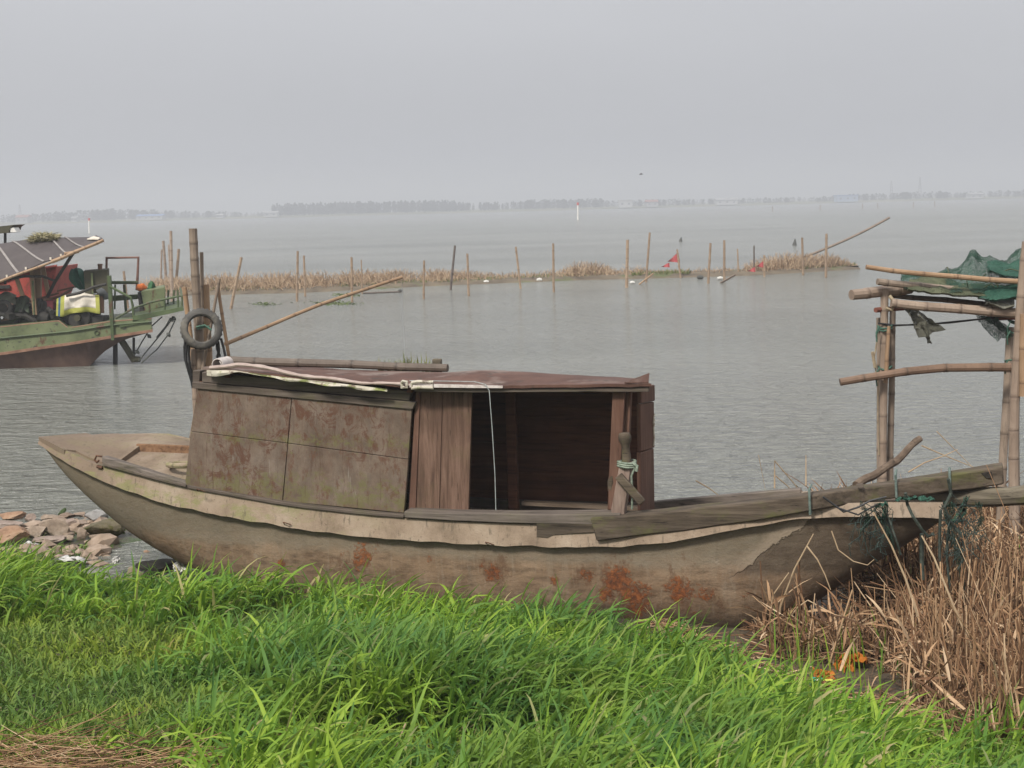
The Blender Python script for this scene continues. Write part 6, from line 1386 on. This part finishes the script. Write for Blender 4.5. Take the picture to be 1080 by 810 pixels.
rock(83, 128, 546, 568, RK5, 'brown mossy boulder right of the pile, covered in weed', 21, .9, .3)
rock(86, 112, 536, 552, RK4, 'grey white stone in the water behind the mossy boulder', 23)
rock(135, 166, 574, 583, RK3, 'low orange pink stone in the shallow water under the stern', 25)
rock(-5, 24, 540, 548, RK3, 'thin orange slab at the far edge of the stone pile', 27)
rock(24, 37, 539, 550, RK2, 'little pink stone at the back of the pile', 29)
rock(40, 64, 541, 550, RK1, 'rough pale stone at the back of the pile above the large one', 31)
rock(132, 155, 594, 614, RK1, 'squarish brown stone half buried at the grass edge under the stern', 33, .8, .9)
rock(149, 168, 596, 615, RK6, 'black wet stone right beside the squarish brown one', 35)
rock(140, 200, 584, 605, RK6, 'dark weedy boulder under the stern overhang', 37, .8, .3)
rock(30, 52, 576, 584, RK2, 'flat little stone in the algae below the pile', 39)
rock(130, 143, 608, 618, RK2, 'small reddish brown stone at the edge of the grass', 41)
rock(196, 232, 600, 622, RK6, 'dark wet stone wedged under the hull at the grass', 43, .8, .4)
def rubble():
    m_all = []; verts = []; faces = []; base = bmesh.new(); bmesh.ops.create_icosphere(base, subdivisions=1, radius=1); bv = np.array([v.co[:] for v in base.verts]); bf = np.array([[v.index for v in f.verts] for f in base.faces]); base.free()
    n = 1500; x = rng.uniform(-6, -3.0, n); y = rng.uniform(11.6, 14.2, n); d = np.array([mnoise.noise(Vector((a*.9, b*.9, 12))) for a, b in zip(x, y)]); k = (x/y*FPX + 540 < 98) & (y > 12.1) & (d > -.2); x, y = x[k], y[k]
    o = 0
    for a, b in zip(x, y):
        s = rng.gamma(2.2, .013) + .008; p = bv*(1 + .35*rng.normal(size=(len(bv), 1)))*s*np.array([1.2, 1, .65]); verts.append(p + np.array([a, b, bz(a, b) + s*.2])); faces.append(bf + o); o += len(bv)
    V = np.concatenate(verts); F = np.concatenate(faces); tag(np_mesh('rubble', V, F, simple('rubble_stone', [(.3, (.14, .10, .075)), (.5, (.25, .185, .135)), (.7, (.36, .28, .22))], 6, bump=.3), loc=(-4, 12.8, .05), smooth=False), 'loose rubble and broken stones between the rocks by the stern', kind='stuff')
rubble()
# ------------------------------------------------------------------ litter
def crumple(px0, px1, pt, pb, y, mat, name, label, cat, seed, thick=.05):
    n, k = 14, 10; rows = []
    for i in range(n):
        row = []
        for j in range(k):
            u, v = i/(n-1), j/(k-1); p = at(px0 + (px1-px0)*u, pb + (pt-pb)*v, y + .10*v); q = Vector((seed, u*4, v*4)); e = min(1, 6*u, 6*(1-u), 6*v+.5, 6*(1-v))
            p += Vector((mnoise.noise(q)*.03, mnoise.noise(q+Vector((9, 0, 0)))*.09, mnoise.noise(q+Vector((0, 9, 3)))*.035)) + Vector((0, 0, (e-1)*.02)); row.append(p)
        rows.append(row)
    m = MB(); m.loft([r + [p + Vector((0, thick, -.004)) for p in reversed(r)] for r in rows], True, True, True); single(name, m, mat, label, cat, sharp=50)
ORG = simple('orange_plastic', [(.3, (.30, .09, .012)), (.6, (.48, .16, .025)), (.8, (.55, .25, .06))], 16, rough=.45, bump=.5, bdist=.02)
crumple(883, 900, 690, 707, 8.62, ORG, 'plastic_bag', 'upper crumpled orange plastic bag caught in the reeds', 'bag', 2); crumple(895, 914, 690, 697, 8.66, ORG, 'plastic_scrap', 'thin orange plastic strip right of the upper orange bag', 'plastic scrap', 5, .02); crumple(858, 880, 706, 719, 8.3, ORG, 'plastic_bag', 'lower orange plastic bag above the green packet', 'bag', 8)
pk = thing('snack_packet', 'crushed teal and yellow snack packet at the grass edge below the orange bags', 'packet', at(867, 723, 8.12))
def pkpart(x0, x1, y0, y1, c, nm, s, dy=0):
    m = MB(); rows = [[at(x0 + (x1-x0)*u, y0 + (y1-y0)*v, 8.12 + dy + .05*v + .05*mnoise.noise(Vector((u*3, v*3, s)))) for v in np.linspace(1, 0, 6)] for u in np.linspace(0, 1, 8)]
    m.loft([r + [p + Vector((0, .03, 0)) for p in reversed(r)] for r in rows], True, True, True); part(nm, m, simple('packet_'+nm, [(.3, c), (.7, tuple(x*1.3 for x in c))], 25, rough=.35, bump=.3), pk)
pkpart(855, 868, 716, 725, (.02, .30, .25), 'teal_side', 1); pkpart(868.5, 879, 718, 727, (.55, .58, .10), 'yellow_side', 3, .01); pkpart(860, 866, 717, 720, (.6, .57, .5), 'white_patch', 5, -.02); pkpart(866, 872, 720, 724, (.30, .08, .06), 'red_patch', 7, -.02)
WHT = simple('dirty_white_plastic', [(.3, (.42, .40, .37)), (.7, (.66, .65, .62))], 12, rough=.5, bump=.4)
for k, (x0, x1, y0, y1, yd, lab) in enumerate(((1016, 1030, 744, 752, 7.75, 'largest white litter scrap at the grass edge under the reeds'), (1034, 1048, 746, 753, 7.72, 'white scrap right of the largest one at the grass edge'), (1052, 1078, 742, 752, 7.72, 'white plastic strip at the right photo edge in the reeds'), (985, 997, 710, 718, 8.15, 'grey white crumpled paper in the reeds'), (993, 1000, 711, 717, 8.1, 'tiny white chip beside the grey white paper'), (1003, 1010, 718, 723, 8.05, 'tiny pale scrap under the grey white paper'), (183, 197, 592, 600, 11.0, 'white plastic pot lying by the dark stones under the stern'), (58, 88, 587, 590, 12.0, 'white strip of plastic lying along the mud edge'), (25, 38, 572, 577, 12.6, 'pale bluish scrap in the algae below the stones'), (118, 125, 587, 592, 11.6, 'white shard standing in the mud right of the strip'), (436, 448, 804, 812, 6.2, 'small white paper scrap at the bottom edge in the grass'))): crumple(x0, x1, y0, y1, yd, WHT, 'litter', lab, 'litter', 20+k, .02)
m = MB(); c = at(66, 541, 14.4); m.tube([onz(63, 543), onz(66, 540.5, .04), onz(69, 536.5, .07)], [.02, .03, .015], 6); single('leaf', m, simple('leaf_dark', [(.3, (.03, .05, .015)), (.7, (.06, .09, .03))], 5), 'dark green leaf sticking out of the water before the stones', 'leaf')
# grass tuft on the roof behind the dark bamboo
def tuft():
    n = 150; q = rng.uniform(0, 1, n); px = 398 + q*58; b = []
    for x_ in px: b.append(on_roof(x_, 381, rng.uniform(.82, .9), 0)[:])
    b = np.array(b); az = rng.uniform(0, 6.28, n); C = curves_np(b, az, rng.uniform(.06, .15, n)*np.where((px > 425) & (px < 450), 1.15, .9), np.abs(rng.normal(.2, .4, n)), rng.uniform(0, 1.4, n), 3)
    V, F = ribbons_np(C, np.array([1, .9, .6, .1])[None, :]*np.full((n, 1), .0045), az, .2)
    tag(np_mesh('grass_tuft', V, F, leafmat('roof_grass', (.10, .13, .03), (.26, .24, .09)), loc=tuple(b.mean(0))), 'sparse tuft of grass growing on the cabin roof behind the dark bamboo', 'grass tuft', kind='thing')
tuft()
